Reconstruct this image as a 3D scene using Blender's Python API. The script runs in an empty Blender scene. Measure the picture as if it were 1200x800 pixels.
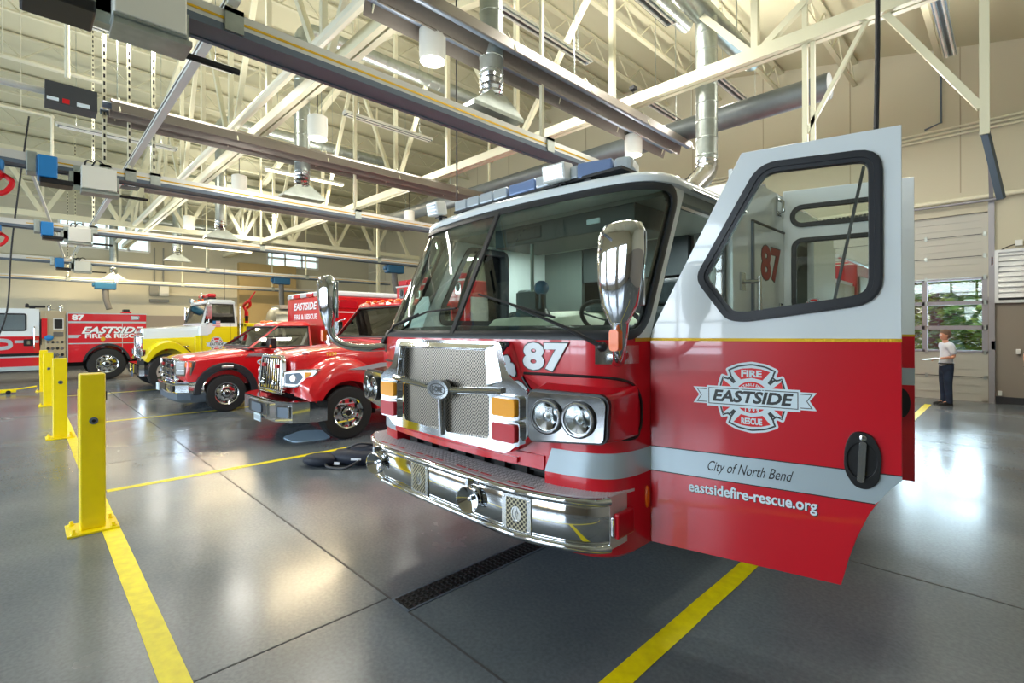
import bpy, bmesh, math, random
from mathutils import Vector, Matrix
from mathutils.geometry import tessellate_polygon, delaunay_2d_cdt
random.seed(7)
sc = bpy.context.scene
COL = sc.collection
PI = math.pi
R = math.radians
V = Vector

# ---------------------------------------------------------------- materials
def lin(h):
    h = h.lstrip('#')
    o = []
    for i in (0, 2, 4):
        c = int(h[i:i+2], 16) / 255
        o.append(c / 12.92 if c <= .04045 else ((c + .055) / 1.055) ** 2.4)
    return (*o, 1)
def mat(name, col, rough=.5, metal=0., coat=0., spec=.5, var=0., vscale=6., bump=0., bscale=60., emit=None, estr=0.):
    m = bpy.data.materials.new(name); m.use_nodes = True
    nt = m.node_tree; b = nt.nodes['Principled BSDF']
    b.inputs['Roughness'].default_value = rough
    b.inputs['Metallic'].default_value = metal
    b.inputs['Coat Weight'].default_value = coat
    b.inputs['Coat Roughness'].default_value = .04
    b.inputs['Specular IOR Level'].default_value = spec
    c = lin(col); b.inputs['Base Color'].default_value = c
    tc = nt.nodes.new('ShaderNodeTexCoord')
    if var:
        n = nt.nodes.new('ShaderNodeTexNoise'); n.inputs['Scale'].default_value = vscale; n.inputs['Detail'].default_value = 5
        nt.links.new(tc.outputs['Object'], n.inputs['Vector'])
        r = nt.nodes.new('ShaderNodeValToRGB')
        r.color_ramp.elements[0].position = .3; r.color_ramp.elements[1].position = .7
        r.color_ramp.elements[0].color = tuple(x * (1 - var) for x in c[:3]) + (1,)
        r.color_ramp.elements[1].color = tuple(min(1, x * (1 + var)) for x in c[:3]) + (1,)
        nt.links.new(n.outputs['Fac'], r.inputs['Fac']); nt.links.new(r.outputs['Color'], b.inputs['Base Color'])
    if bump:
        n2 = nt.nodes.new('ShaderNodeTexNoise'); n2.inputs['Scale'].default_value = bscale
        nt.links.new(tc.outputs['Object'], n2.inputs['Vector'])
        bp = nt.nodes.new('ShaderNodeBump'); bp.inputs['Strength'].default_value = bump; bp.inputs['Distance'].default_value = .01
        nt.links.new(n2.outputs['Fac'], bp.inputs['Height']); nt.links.new(bp.outputs['Normal'], b.inputs['Normal'])
    if emit:
        b.inputs['Emission Color'].default_value = lin(emit); b.inputs['Emission Strength'].default_value = estr
    return m
def glass(name, tint, refl=.12, ior=1.5):
    m = bpy.data.materials.new(name); m.use_nodes = True
    nt = m.node_tree; nt.nodes.clear()
    o = nt.nodes.new('ShaderNodeOutputMaterial'); mx = nt.nodes.new('ShaderNodeMixShader')
    t = nt.nodes.new('ShaderNodeBsdfTransparent'); g = nt.nodes.new('ShaderNodeBsdfGlossy')
    f = nt.nodes.new('ShaderNodeFresnel'); a = nt.nodes.new('ShaderNodeMath'); a.operation = 'ADD'; a.use_clamp = True
    f.inputs['IOR'].default_value = ior; a.inputs[1].default_value = refl
    t.inputs['Color'].default_value = lin(tint); g.inputs['Roughness'].default_value = .02
    nt.links.new(f.outputs[0], a.inputs[0]); nt.links.new(a.outputs[0], mx.inputs['Fac'])
    nt.links.new(t.outputs[0], mx.inputs[1]); nt.links.new(g.outputs[0], mx.inputs[2]); nt.links.new(mx.outputs[0], o.inputs['Surface'])
    return m
def treadplate(name, col):
    m = mat(name, col, .34, .25)
    nt = m.node_tree; b = nt.nodes['Principled BSDF']
    tc = nt.nodes.new('ShaderNodeTexCoord'); mp = nt.nodes.new('ShaderNodeMapping')
    mp.inputs['Rotation'].default_value = (0, 0, R(45)); mp.inputs['Scale'].default_value = (1, 1, 1)
    ch = nt.nodes.new('ShaderNodeTexBrick'); ch.inputs['Scale'].default_value = 28
    ch.inputs['Mortar Size'].default_value = .012; ch.inputs['Mortar Smooth'].default_value = .5
    ch.inputs['Brick Width'].default_value = .9; ch.inputs['Row Height'].default_value = .45
    ch.inputs['Color1'].default_value = (1, 1, 1, 1); ch.inputs['Color2'].default_value = (.75, .75, .75, 1); ch.inputs['Mortar'].default_value = (0, 0, 0, 1)
    nt.links.new(tc.outputs['Object'], mp.inputs['Vector']); nt.links.new(mp.outputs['Vector'], ch.inputs['Vector'])
    bp = nt.nodes.new('ShaderNodeBump'); bp.inputs['Strength'].default_value = .8; bp.inputs['Distance'].default_value = .004
    nt.links.new(ch.outputs['Color'], bp.inputs['Height']); nt.links.new(bp.outputs['Normal'], b.inputs['Normal'])
    return m
def perforated(name, col, hole, scale):
    m = mat(name, col, .35, .9)
    nt = m.node_tree; b = nt.nodes['Principled BSDF']
    tc = nt.nodes.new('ShaderNodeTexCoord'); mp = nt.nodes.new('ShaderNodeMapping'); mp.inputs['Rotation'].default_value = (0, R(45), 0)
    mp.inputs['Scale'].default_value = (scale, .001, scale)
    v = nt.nodes.new('ShaderNodeTexVoronoi'); v.inputs['Scale'].default_value = 1; v.inputs['Randomness'].default_value = 0
    r = nt.nodes.new('ShaderNodeValToRGB'); r.color_ramp.elements[0].position = .36; r.color_ramp.elements[1].position = .44
    r.color_ramp.elements[0].color = lin(hole); r.color_ramp.elements[1].color = lin(col)
    nt.links.new(tc.outputs['Object'], mp.inputs['Vector']); nt.links.new(mp.outputs['Vector'], v.inputs['Vector'])
    nt.links.new(v.outputs['Distance'], r.inputs['Fac']); nt.links.new(r.outputs['Color'], b.inputs['Base Color'])
    mr = nt.nodes.new('ShaderNodeMath'); mr.operation = 'GREATER_THAN'; mr.inputs[1].default_value = .4
    nt.links.new(v.outputs['Distance'], mr.inputs[0]); nt.links.new(mr.outputs[0], b.inputs['Metallic'])
    return m
def concrete():
    m = mat('polished_concrete', '#7d7c78', .2)
    nt = m.node_tree; b = nt.nodes['Principled BSDF']
    tc = nt.nodes.new('ShaderNodeTexCoord')
    def noise(s, d): 
        n = nt.nodes.new('ShaderNodeTexNoise'); n.inputs['Scale'].default_value = s; n.inputs['Detail'].default_value = d
        nt.links.new(tc.outputs['Object'], n.inputs['Vector']); return n
    n1 = noise(.7, 8); n2 = noise(45, 4)
    r1 = nt.nodes.new('ShaderNodeValToRGB'); r1.color_ramp.elements[0].position = .3; r1.color_ramp.elements[1].position = .72
    r1.color_ramp.elements[0].color = lin('#5e676f'); r1.color_ramp.elements[1].color = lin('#7c8285')
    nt.links.new(n1.outputs['Fac'], r1.inputs['Fac'])
    r2 = nt.nodes.new('ShaderNodeValToRGB'); r2.color_ramp.elements[0].position = .35; r2.color_ramp.elements[1].position = .65
    r2.color_ramp.elements[0].color = (.86, .86, .86, 1); r2.color_ramp.elements[1].color = (1.06, 1.06, 1.06, 1)
    nt.links.new(n2.outputs['Fac'], r2.inputs['Fac'])
    mx = nt.nodes.new('ShaderNodeMix'); mx.data_type = 'RGBA'; mx.blend_type = 'MULTIPLY'; mx.inputs[0].default_value = 1
    nt.links.new(r1.outputs['Color'], mx.inputs[6]); nt.links.new(r2.outputs['Color'], mx.inputs[7]); nt.links.new(mx.outputs[2], b.inputs['Base Color'])
    r3 = nt.nodes.new('ShaderNodeMapRange'); r3.inputs[1].default_value = .3; r3.inputs[2].default_value = .7; r3.inputs[3].default_value = .16; r3.inputs[4].default_value = .28
    nt.links.new(n1.outputs['Fac'], r3.inputs[0]); nt.links.new(r3.outputs[0], b.inputs['Roughness'])
    bp = nt.nodes.new('ShaderNodeBump'); bp.inputs['Strength'].default_value = .02; bp.inputs['Distance'].default_value = .01
    n3 = noise(9, 3); nt.links.new(n3.outputs['Fac'], bp.inputs['Height']); nt.links.new(bp.outputs['Normal'], b.inputs['Normal'])
    b.inputs['Specular IOR Level'].default_value = .6
    return m
def two_tone(name, low, high, z, seam=0.):
    m = mat(name, high, .75)
    nt = m.node_tree; b = nt.nodes['Principled BSDF']
    g = nt.nodes.new('ShaderNodeNewGeometry'); s = nt.nodes.new('ShaderNodeSeparateXYZ'); nt.links.new(g.outputs['Position'], s.inputs[0])
    c = nt.nodes.new('ShaderNodeMath'); c.operation = 'GREATER_THAN'; c.inputs[1].default_value = z; nt.links.new(s.outputs['Z'], c.inputs[0])
    mx = nt.nodes.new('ShaderNodeMix'); mx.data_type = 'RGBA'; nt.links.new(c.outputs[0], mx.inputs[0])
    mx.inputs[6].default_value = lin(low); mx.inputs[7].default_value = lin(high)
    n = nt.nodes.new('ShaderNodeTexNoise'); n.inputs['Scale'].default_value = 25; nt.links.new(g.outputs['Position'], n.inputs['Vector'])
    bp = nt.nodes.new('ShaderNodeBump'); bp.inputs['Strength'].default_value = .08; bp.inputs['Distance'].default_value = .01
    nt.links.new(n.outputs['Fac'], bp.inputs['Height']); nt.links.new(bp.outputs['Normal'], b.inputs['Normal'])
    nt.links.new(mx.outputs[2], b.inputs['Base Color'])
    return m
M = {}
M['red'] = mat('red_paint', '#cb041f', .3, coat=1.)
M['red_deep'] = mat('red_truck_paint', '#cc0a16', .28, coat=1.)
M['white'] = mat('white_paint', '#e4ecf0', .25, coat=.8)
M['yellow_paint'] = mat('yellow_truck_paint', '#f0de10', .28, coat=.8)
M['silver'] = mat('silver_reflective', '#b9c9d2', .3, .35)
M['gold'] = mat('gold_leaf', '#d2a81e', .35, .5, bump=.4, bscale=140)
M['chrome'] = mat('chrome', '#d2d5d8', .06, 1.)
M['chrome_soft'] = mat('satin_stainless', '#c4c6c6', .2, 1.)
M['alu'] = mat('aluminium_extrusion', '#d3d4d0', .38, .45)
M['alu_dark'] = mat('grey_aluminium', '#5d6a78', .45, .25)
M['galv'] = mat('galvanised_steel', '#a9b1ac', .36, .8, var=.12, vscale=9)
M['tread'] = treadplate('tread_plate', '#d6d6da')
M['mesh'] = perforated('perforated_grille', '#a39b90', '#14120f', 62)
M['mesh_dark'] = perforated('bumper_speaker_mesh', '#b4ac92', '#0c0c0c', 50)
M['rubber'] = mat('black_rubber', '#1a1b1d', .6, bump=.2, bscale=40)
M['seal'] = mat('window_seal', '#23262c', .42)
M['black'] = mat('black_plastic', '#141518', .4)
M['dark'] = mat('dark_underbody', '#0d0d0e', .8)
M['glass'] = glass('windshield_glass', '#d2e4da', .02)
M['glass_clear'] = glass('clear_glass', '#f3f7f5', .01)
M['glass_dark'] = glass('tinted_window_glass', '#6d8079', .12)
M['amber'] = mat('amber_lens', '#f0a000', .3, coat=.25, spec=.4)
M['orange'] = mat('orange_lens', '#f26a00', .3, coat=.2)
M['red_lens'] = mat('red_lens', '#b8061c', .28, coat=.25, spec=.4)
M['clear_lens'] = mat('clear_lens', '#cfd9e2', .1, .35, coat=1.)
M['blue_lens'] = mat('blue_grey_lens', '#7f97c4', .12, .2, coat=1.)
M['lamp_bowl'] = mat('lamp_reflector', '#e8ecf2', .28, 1.)
M['int_grey'] = mat('cab_interior_grey', '#626a67', .6)
M['int_dark'] = mat('cab_interior_dark', '#2c3639', .55)
M['int_cream'] = mat('engine_cover_cream', '#d3d4bf', .6)
M['int_light'] = mat('cab_lining_grey', '#878f89', .6)
M['seat'] = mat('seat_fabric', '#4a5154', .85, var=.2, vscale=30)
M['letter_white'] = mat('white_lettering', '#e6edf2', .4)
M['letter_dark'] = mat('dark_lettering', '#2e3133', .45)
M['letter_black'] = mat('black_lettering', '#0b0c0e', .45)
M['letter_red'] = mat('red_lettering', '#a62a20', .45)
M['emblem_red'] = mat('emblem_red', '#e0181c', .4)
M['emblem_white'] = mat('emblem_white', '#dcebf3', .4)
M['bollard'] = mat('yellow_bollard_paint', '#fbe000', .35, coat=.3, var=.05, vscale=5)
M['line'] = mat('yellow_floor_paint', '#f8e200', .4, var=.12, vscale=14)
M['line_pale'] = mat('worn_floor_paint', '#e2cf20', .45, var=.2, vscale=20)
M['floor'] = concrete()
M['joint_tan'] = mat('wall_seam', '#a59d87', .8)
M['joint'] = mat('floor_joint', '#45474a', .7)
M['wall'] = two_tone('painted_wall', '#8f877d', '#c2bea8', 2.38)
M['wall_plain'] = mat('tan_wall_block', '#b79f6d', .75, bump=.08, bscale=25)
M['ceiling'] = mat('ceiling_paint', '#c3c0a4', .75)
M['steel'] = mat('cream_painted_steel', '#d9d6ba', .5)
M['steel_dim'] = mat('ceiling_joist_paint', '#c6c3a8', .55)
M['pipe'] = mat('cream_pipe_paint', '#dfdcc4', .45)
M['heater'] = mat('heater_reflector', '#7d766e', .45, .3)
M['heater_box'] = mat('heater_burner_box', '#3d4044', .5)
M['fl_body'] = mat('fixture_white', '#e6e8e4', .4)
M['fl_refl'] = mat('fixture_reflector', '#9aa3ac', .2, .9)
M['fl_lit'] = mat('lit_tube', '#fff2d0', .4, emit='#ffe9bd', estr=5.)
M['pendant'] = mat('pendant_shade', '#e6e6dc', .5)
M['lens_frost'] = mat('frosted_lens', '#f2f2ec', .5)
M['blue'] = mat('blue_hose_trolley', '#1c78b8', .45)
M['blue_dark'] = mat('blue_balancer', '#1a5478', .45)
M['box_white'] = mat('control_box_white', '#dcdcd0', .5)
M['box_grey'] = mat('electrical_box_grey', '#8b8b82', .5)
M['hose'] = mat('exhaust_hose_grey', '#5a5a58', .7, bump=.3, bscale=50)
M['cord'] = mat('black_cord', '#1c1e22', .6)
M['red_plastic'] = mat('red_plastic', '#d0101c', .4)
M['base'] = mat('dark_baseboard', '#33363c', .6)
M['door_panel'] = mat('sectional_door_panel', '#b5b5ab', .5, bump=.03, bscale=200)
M['door_frame'] = mat('sectional_door_frame', '#9a9aa0', .45, .2)
M['louver'] = mat('louver_white', '#d4d8da', .4, .2)
M['leaf_a'] = mat('leaf_green', '#5f8a2c', .6, var=.3, vscale=3)
M['leaf_b'] = mat('leaf_dark_green', '#3c6122', .6, var=.3, vscale=3)
M['leaf_c'] = mat('leaf_light_green', '#93b040', .6, var=.3, vscale=3)
M['bark'] = mat('bark', '#5b4a38', .9, bump=.4, bscale=20)
M['grass'] = mat('outside_lawn', '#6d8c3c', .9, var=.25, vscale=2)
M['asphalt'] = mat('outside_apron', '#9a9894', .8, var=.1, vscale=4)
M['skin'] = mat('skin', '#c98f72', .55)
M['hair'] = mat('hair_grey_brown', '#6f5a48', .8, bump=.4, bscale=60)
M['shirt'] = mat('white_shirt', '#d5dbe6', .8, bump=.2, bscale=14)
M['navy'] = mat('navy_trousers', '#23324a', .85, var=.3, vscale=9, bump=.3, bscale=12)
M['navy_shirt'] = mat('navy_shirt', '#161d33', .85)
M['shoe'] = mat('black_shoe', '#101012', .4)
M['bag'] = mat('navy_nylon', '#141d2e', .6, bump=.5, bscale=16)
M['mat_blue'] = mat('absorbent_pad', '#9fb9cc', .8, bump=.2, bscale=30)
M['duct_dark'] = mat('dark_steel_duct', '#5f6668', .45, .35, var=.1, vscale=5)
M['tank'] = mat('polished_tank', '#b8b8b0', .3, .7)
M['cardboard'] = mat('cardboard', '#a8874c', .85)
M['tan_panel'] = mat('pump_panel', '#b5a88c', .42, .4)

# ---------------------------------------------------------------- mesh builder
class MB:
    def __init__(s, m=None):
        s.v = []; s.f = []; s.mi = []; s.mats = [m] if m else []; s.cur = 0
    def use(s, m):
        if m not in s.mats: s.mats.append(m)
        s.cur = s.mats.index(m); return s
    def add(s, vs, fs):
        o = len(s.v); s.v += [tuple(p) for p in vs]
        for f in fs: s.f.append([o + i for i in f]); s.mi.append(s.cur)
        return s
    def box(s, x0, x1, y0, y1, z0, z1, T=None):
        vs = [V((x, y, z)) for z in (z0, z1) for y in (y0, y1) for x in (x0, x1)]
        if T is not None: vs = [T @ p for p in vs]
        return s.add(vs, [(0, 2, 3, 1), (4, 5, 7, 6), (0, 1, 5, 4), (2, 6, 7, 3), (0, 4, 6, 2), (1, 3, 7, 5)])
    def bar(s, p0, p1, w, h=None, up=(0, 0, 1)):
        p0, p1 = V(p0), V(p1); d = (p1 - p0).normalized(); u = V(up)
        if abs(d.dot(u)) > .98: u = V((0, 1, 0))
        a = d.cross(u).normalized(); b = a.cross(d).normalized(); h = h or w
        vs = [p + a * sx * w / 2 + b * sy * h / 2 for p in (p0, p1) for sx, sy in ((-1, -1), (1, -1), (1, 1), (-1, 1))]
        return s.add(vs, [(0, 1, 2, 3), (4, 7, 6, 5), (0, 4, 5, 1), (1, 5, 6, 2), (2, 6, 7, 3), (3, 7, 4, 0)])
    def loft(s, rings, closed=True, caps=True):
        n = len(rings[0]); vs = [p for r in rings for p in r]; fs = []
        for i in range(len(rings) - 1):
            for j in range(n if closed else n - 1):
                k = (j + 1) % n
                fs.append((i * n + j, i * n + k, (i + 1) * n + k, (i + 1) * n + j))
        if caps:
            fs.append(tuple(range(n - 1, -1, -1))); fs.append(tuple((len(rings) - 1) * n + j for j in range(n)))
        return s.add(vs, fs)
    def tube(s, pts, r, seg=10, closed=False, caps=True):
        pts = [V(p) for p in pts]; n = len(pts)
        rr = r if isinstance(r, (list, tuple)) else [r] * n
        t0 = (pts[1] - pts[0]).normalized(); u = V((0, 0, 1)) if abs(t0.z) < .9 else V((1, 0, 0))
        a = t0.cross(u).normalized(); rings = []
        for i, p in enumerate(pts):
            if closed: t = (pts[(i + 1) % n] - pts[i - 1]).normalized()
            else: t = (pts[min(i + 1, n - 1)] - pts[max(i - 1, 0)]).normalized()
            a = (a - t * a.dot(t)).normalized(); b = t.cross(a)
            rings.append([p + (a * math.cos(2 * PI * k / seg) + b * math.sin(2 * PI * k / seg)) * rr[i] for k in range(seg)])
        if closed: rings.append(rings[0]); caps = False
        return s.loft(rings, True, caps)
    def cyl(s, p0, p1, r0, r1=None, seg=20, caps=True):
        return s.tube([p0, p1], [r0, r0 if r1 is None else r1], seg, caps=caps)
    def revolve(s, prof, origin, axis, seg=28, caps=True):
        ax = V(axis).normalized(); u = V((0, 0, 1)) if abs(ax.z) < .9 else V((1, 0, 0))
        a = ax.cross(u).normalized(); b = ax.cross(a); o = V(origin)
        rings = [[o + ax * h + (a * math.cos(2 * PI * k / seg) + b * math.sin(2 * PI * k / seg)) * max(r, 1e-4) for k in range(seg)] for r, h in prof]
        return s.loft(rings, True, caps)
    def extrude(s, loops, T, d0, d1):
        """2D loops (first outer, rest holes) laid in the XY plane of T, from depth d0 to d1 along its Z."""
        flat = [p for l in loops for p in l]; n = len(flat)
        vs = [T @ V((p[0], p[1], d0)) for p in flat] + [T @ V((p[0], p[1], d1)) for p in flat]
        if len(loops) > 1:
            ed, q = [], 0
            for l in loops: ed += [(q + i, q + (i + 1) % len(l)) for i in range(len(l))]; q += len(l)
            cv, _, cf, *_r = delaunay_2d_cdt([V((p[0], p[1])) for p in flat], ed, [], 1, 1e-7)
            def within(q, l):
                c = False
                for i in range(len(l)):
                    a, b = l[i], l[i - 1]
                    if (a[1] > q[1]) != (b[1] > q[1]) and q[0] < (b[0] - a[0]) * (q[1] - a[1]) / (b[1] - a[1]) + a[0]: c = not c
                return c
            def keep(t):
                q = (sum(cv[i].x for i in t) / len(t), sum(cv[i].y for i in t) / len(t))
                return within(q, loops[0]) and not any(within(q, h) for h in loops[1:])
            cf = [t for t in cf if keep(t)]
            m_ = len(cv); o_ = len(vs)
            vs += [T @ V((p[0], p[1], d0)) for p in cv] + [T @ V((p[0], p[1], d1)) for p in cv]
            fs = [tuple(o_ + i for i in t) for t in cf] + [tuple(o_ + m_ + i for i in reversed(t)) for t in cf]
        else:
            tri = tessellate_polygon([[V((p[0], p[1], 0)) for p in l] for l in loops])
            fs = [tuple(t) for t in tri] + [tuple(n + i for i in reversed(t)) for t in tri]
        o = 0
        for l in loops:
            k = len(l)
            for i in range(k):
                j = (i + 1) % k; fs.append((o + i, o + j, n + o + j, n + o + i))
            o += k
        return s.add(vs, fs)
    def sphere(s, c, r, sx=1, sy=1, sz=1, seg=16, rings=10):
        c = V(c); rs = []
        for i in range(rings + 1):
            a = -PI / 2 + PI * i / rings; q = max(math.cos(a), 1e-3)
            rs.append([c + V((math.cos(2 * PI * k / seg) * q * r * sx, math.sin(2 * PI * k / seg) * q * r * sy, math.sin(a) * r * sz)) for k in range(seg)])
        return s.loft(rs)
    def build(s, name, m=None, parent=None, smooth=35, bevel=0., seg=2, origin=None):
        me = bpy.data.meshes.new(name)
        vs = s.v
        if origin is not None: vs = [(p[0] - origin[0], p[1] - origin[1], p[2] - origin[2]) for p in vs]
        me.from_pydata(vs, [], s.f)
        ms = [m] if m is not None and not s.mats else s.mats
        if m is not None and s.mats and m not in s.mats and len(s.mats) == 0: ms = [m]
        for q in ms: me.materials.append(q)
        if len(s.mats) > 1:
            me.polygons.foreach_set('material_index', s.mi)
        bm = bmesh.new(); bm.from_mesh(me)
        bmesh.ops.remove_doubles(bm, verts=bm.verts, dist=1e-5)
        bmesh.ops.recalc_face_normals(bm, faces=bm.faces); bm.to_mesh(me); bm.free()
        if smooth:
            me.polygons.foreach_set('use_smooth', [True] * len(me.polygons)); me.set_sharp_from_angle(angle=R(smooth))
        me.update()
        o = bpy.data.objects.new(name, me); COL.objects.link(o)
        if origin is not None: o.location = origin
        if parent: o.parent = parent
        if bevel:
            b = o.modifiers.new('bevel', 'BEVEL'); b.width = bevel; b.segments = seg; b.limit_method = 'ANGLE'; b.angle_limit = R(40); b.harden_normals = False
        return o
def tag(o, label=None, cat=None, group=None, kind=None):
    if label: o['label'] = label
    if cat: o['category'] = cat
    if group: o['group'] = group
    if kind: o['kind'] = kind
    return o
def empty(name, loc, label, cat, group=None, rz=0.):
    o = bpy.data.objects.new(name, None); COL.objects.link(o); o.location = loc; o.rotation_euler = (0, 0, rz); o.empty_display_size = .2
    return tag(o, label, cat, group)
def copy_tree(o, parent=None):
    c = o.copy(); COL.objects.link(c)
    if parent: c.parent = parent
    for ch in list(o.children): copy_tree(ch, c)
    return c
def rrect(x0, x1, y0, y1, r, n=6):
    pts = []
    for cx, cy, a0 in ((x1 - r, y1 - r, 0), (x0 + r, y1 - r, 90), (x0 + r, y0 + r, 180), (x1 - r, y0 + r, 270)):
        for i in range(n + 1):
            a = R(a0 + 90 * i / n); pts.append((cx + r * math.cos(a), cy + r * math.sin(a)))
    return pts
def round_poly(pts, rad, n=5):
    out = []; k = len(pts)
    for i in range(k):
        p = V(pts[i][:2]); a = V(pts[i - 1][:2]) - p; b = V(pts[(i + 1) % k][:2]) - p
        r = rad[i] if isinstance(rad, (list, tuple)) else rad
        r = min(r, a.length * .49, b.length * .49)
        if r < 1e-4: out.append(tuple(p)); continue
        s, e = p + a.normalized() * r, p + b.normalized() * r
        for j in range(n + 1):
            t = j / n; q = s * (1 - t) ** 2 + p * 2 * t * (1 - t) + e * t * t; out.append(tuple(q))
    return out
def inset(pts, d):
    """moves a closed loop inwards by d (negative: outwards)"""
    k = len(pts); area = sum(pts[i][0] * pts[(i + 1) % k][1] - pts[(i + 1) % k][0] * pts[i][1] for i in range(k))
    sg = 1 if area > 0 else -1; out = []
    for i in range(k):
        p = V(pts[i]); a = (p - V(pts[i - 1])); b = (V(pts[(i + 1) % k]) - p)
        if a.length < 1e-7: a = b
        if b.length < 1e-7: b = a
        na = V((-a.y, a.x)).normalized() * sg; nb = V((-b.y, b.x)).normalized() * sg
        m = (na + nb); m = m.normalized() if m.length > 1e-6 else na
        out.append(tuple(p + m * d / max(.35, m.dot(na))))
    return out
def catmull(pts, n=6):
    pts = [V(p) for p in pts]; out = []
    for i in range(len(pts) - 1):
        p0 = pts[max(i - 1, 0)]; p1 = pts[i]; p2 = pts[i + 1]; p3 = pts[min(i + 2, len(pts) - 1)]
        for j in range(n):
            t = j / n
            out.append(.5 * ((2 * p1) + (p2 - p0) * t + (2 * p0 - 5 * p1 + 4 * p2 - p3) * t * t + (3 * p1 - p0 - 3 * p2 + p3) * t ** 3))
    out.append(pts[-1]); return out
def frame(o, x, z):
    """matrix with local X along x, local Y along z, local Z = x cross z, at o"""
    x = V(x).normalized(); z = V(z).normalized(); n = x.cross(z).normalized(); z = n.cross(x)
    return Matrix(((x.x, z.x, n.x, o[0]), (x.y, z.y, n.y, o[1]), (x.z, z.z, n.z, o[2]), (0, 0, 0, 1)))
def text_mesh(body, size, bold=0., shear=0., width=None, space=1.):
    cu = bpy.data.curves.new('t', 'FONT'); cu.body = body; cu.size = size; cu.align_x = 'CENTER'; cu.align_y = 'CENTER'
    cu.offset = bold; cu.shear = shear; cu.space_character = space; cu.resolution_u = 3; cu.extrude = .0006
    o = bpy.data.objects.new('t', cu); COL.objects.link(o)
    dg = bpy.context.evaluated_depsgraph_get(); me = bpy.data.meshes.new_from_object(o.evaluated_get(dg))
    bpy.data.objects.remove(o); bpy.data.curves.remove(cu)
    if width:
        xs = [v.co.x for v in me.vertices]; w = max(xs) - min(xs); c = (max(xs) + min(xs)) / 2
        for v in me.vertices: v.co.x = (v.co.x - c) * width / w
    return me
def text_into(mb, body, size, T, d=.002, **k):
    me = text_mesh(body, size, **k)
    mb.add([T @ V((v.co.x, v.co.y, v.co.z + d)) for v in me.vertices], [list(p.vertices) for p in me.polygons])
    bpy.data.meshes.remove(me)
def text(name, body, size, T, m, parent, d=.002, **k):
    mb = MB(); text_into(mb, body, size, T, d, **k); return mb.build(name, m, parent, smooth=0)
I4 = Matrix.Identity(4)
# ================================================================= the setting
def struct(name, mb, m, **k):
    o = mb.build(name, m, None, **k); o['kind'] = 'structure'; return o
XL, XR, YF, YB = -28.6, 4.6, -7.2, 15.4
RX, RZ, SL = -13., 10.9, .225                      # the ridge of the roof
def roof_z(x): return RZ - SL * abs(x - RX)
struct('floor', MB().box(XL - .3, XR + .3, YF - .3, YB + .3, -.2, 0), M['floor'])
mb = MB()
for x0, x1 in ((XL - .3, RX), (RX, XR + .3)):
    T = []
    vs = [V((x, y, roof_z(x) + dz)) for dz in (0, .2) for y in (YF - .3, YB + .3) for x in (x0, x1)]
    mb.add(vs, [(0, 2, 3, 1), (4, 5, 7, 6), (0, 1, 5, 4), (2, 6, 7, 3), (0, 4, 6, 2), (1, 3, 7, 5)])
struct('ceiling', mb, M['ceiling'], smooth=0)
def gable_wall(name, y0, y1, holes):
    T = frame((0, y1, 0), (1, 0, 0), (0, 0, 1))        # normal -Y
    outer = [(XL - .3, 0), (XR + .3, 0), (XR + .3, roof_z(XR + .3)), (RX, RZ), (XL - .3, roof_z(XL - .3))]
    struct(name, MB().extrude([outer] + [[(a, c), (b, c), (b, d), (a, d)] for a, b, c, d in holes], T, 0, y1 - y0), M['wall'], smooth=0)
DX0, DX1, DH = -4.72, -.42, 4.30
gable_wall('wall_back', YB, YB + .3, [(DX0, DX1, .0005, DH)])
front_holes = [(DX0 - 5.4 * k, DX1 - 5.4 * k, .0005, 4.3) for k in range(5)]
gable_wall('wall_front', YF - .3, YF, front_holes)
T = frame((XL, YF, 0), (0, 1, 0), (0, 0, 1))           # normal +X
struct('wall_left', MB().extrude([[(0, 0), (YB - YF, 0), (YB - YF, roof_z(XL)), (0, roof_z(XL))],
        [(8.2, 5.35), (11.35, 5.35), (11.35, 6.5), (8.2, 6.5)], [(16.6, 5.2), (19.4, 5.2), (19.4, 6.1), (16.6, 6.1)]], T, -.3, 0), M['wall'], smooth=0)
struct('wall_right', MB().box(XR, XR + .3, YF, YB, 0, roof_z(XR)), M['wall'])
struct('trim_1', MB().box(XL, XL + .35, 14.2 - 6.3, 14.2 - 3.4, 0, 5.2), M['wall_plain'])  # darker tan block standing proud of the left wall
for n, (a, b) in (('baseboard_back', (DX1 + .12, XR)), ('baseboard_back_left', (XL, DX0 - .12))):
    struct(n, MB().box(a, b, YB - .02, YB, 0, .16), M['base'])
struct('baseboard_left', MB().box(XL, XL + .02, YF, 7.9, 0, .16), M['base'])
def clerestory(name, y0, y1, z0, z1, n, rows):
    mb = MB(M['fl_body'])
    for i in range(n + 1):
        y = y0 + (y1 - y0) * i / n; mb.box(XL - .1, XL + .02, y - .04, y + .04, z0, z1)
    for i in range(rows + 1):
        z = z0 + (z1 - z0) * i / rows; mb.box(XL - .1, XL + .02, y0, y1, z - .05, z + .05)
    mb.use(M['glass_clear']).box(XL - .05, XL - .04, y0, y1, z0, z1)
    struct(name, mb, None, smooth=0)
clerestory('window_1', 8.2 + YF, 11.35 + YF, 5.35, 6.5, 4, 2)
clerestory('window_2', 16.6 + YF, 19.4 + YF, 5.2, 6.1, 3, 2)
for i in range(13):
    x = -.87 - 2.14 * i
    z0 = DH + .5 if DX0 - .2 < x < DX1 + .2 else .17
    struct('trim_%d' % (i + 2), MB().box(x - .012, x + .012, YB - .006, YB, z0, roof_z(x)), M['joint_tan'], smooth=0)
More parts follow.
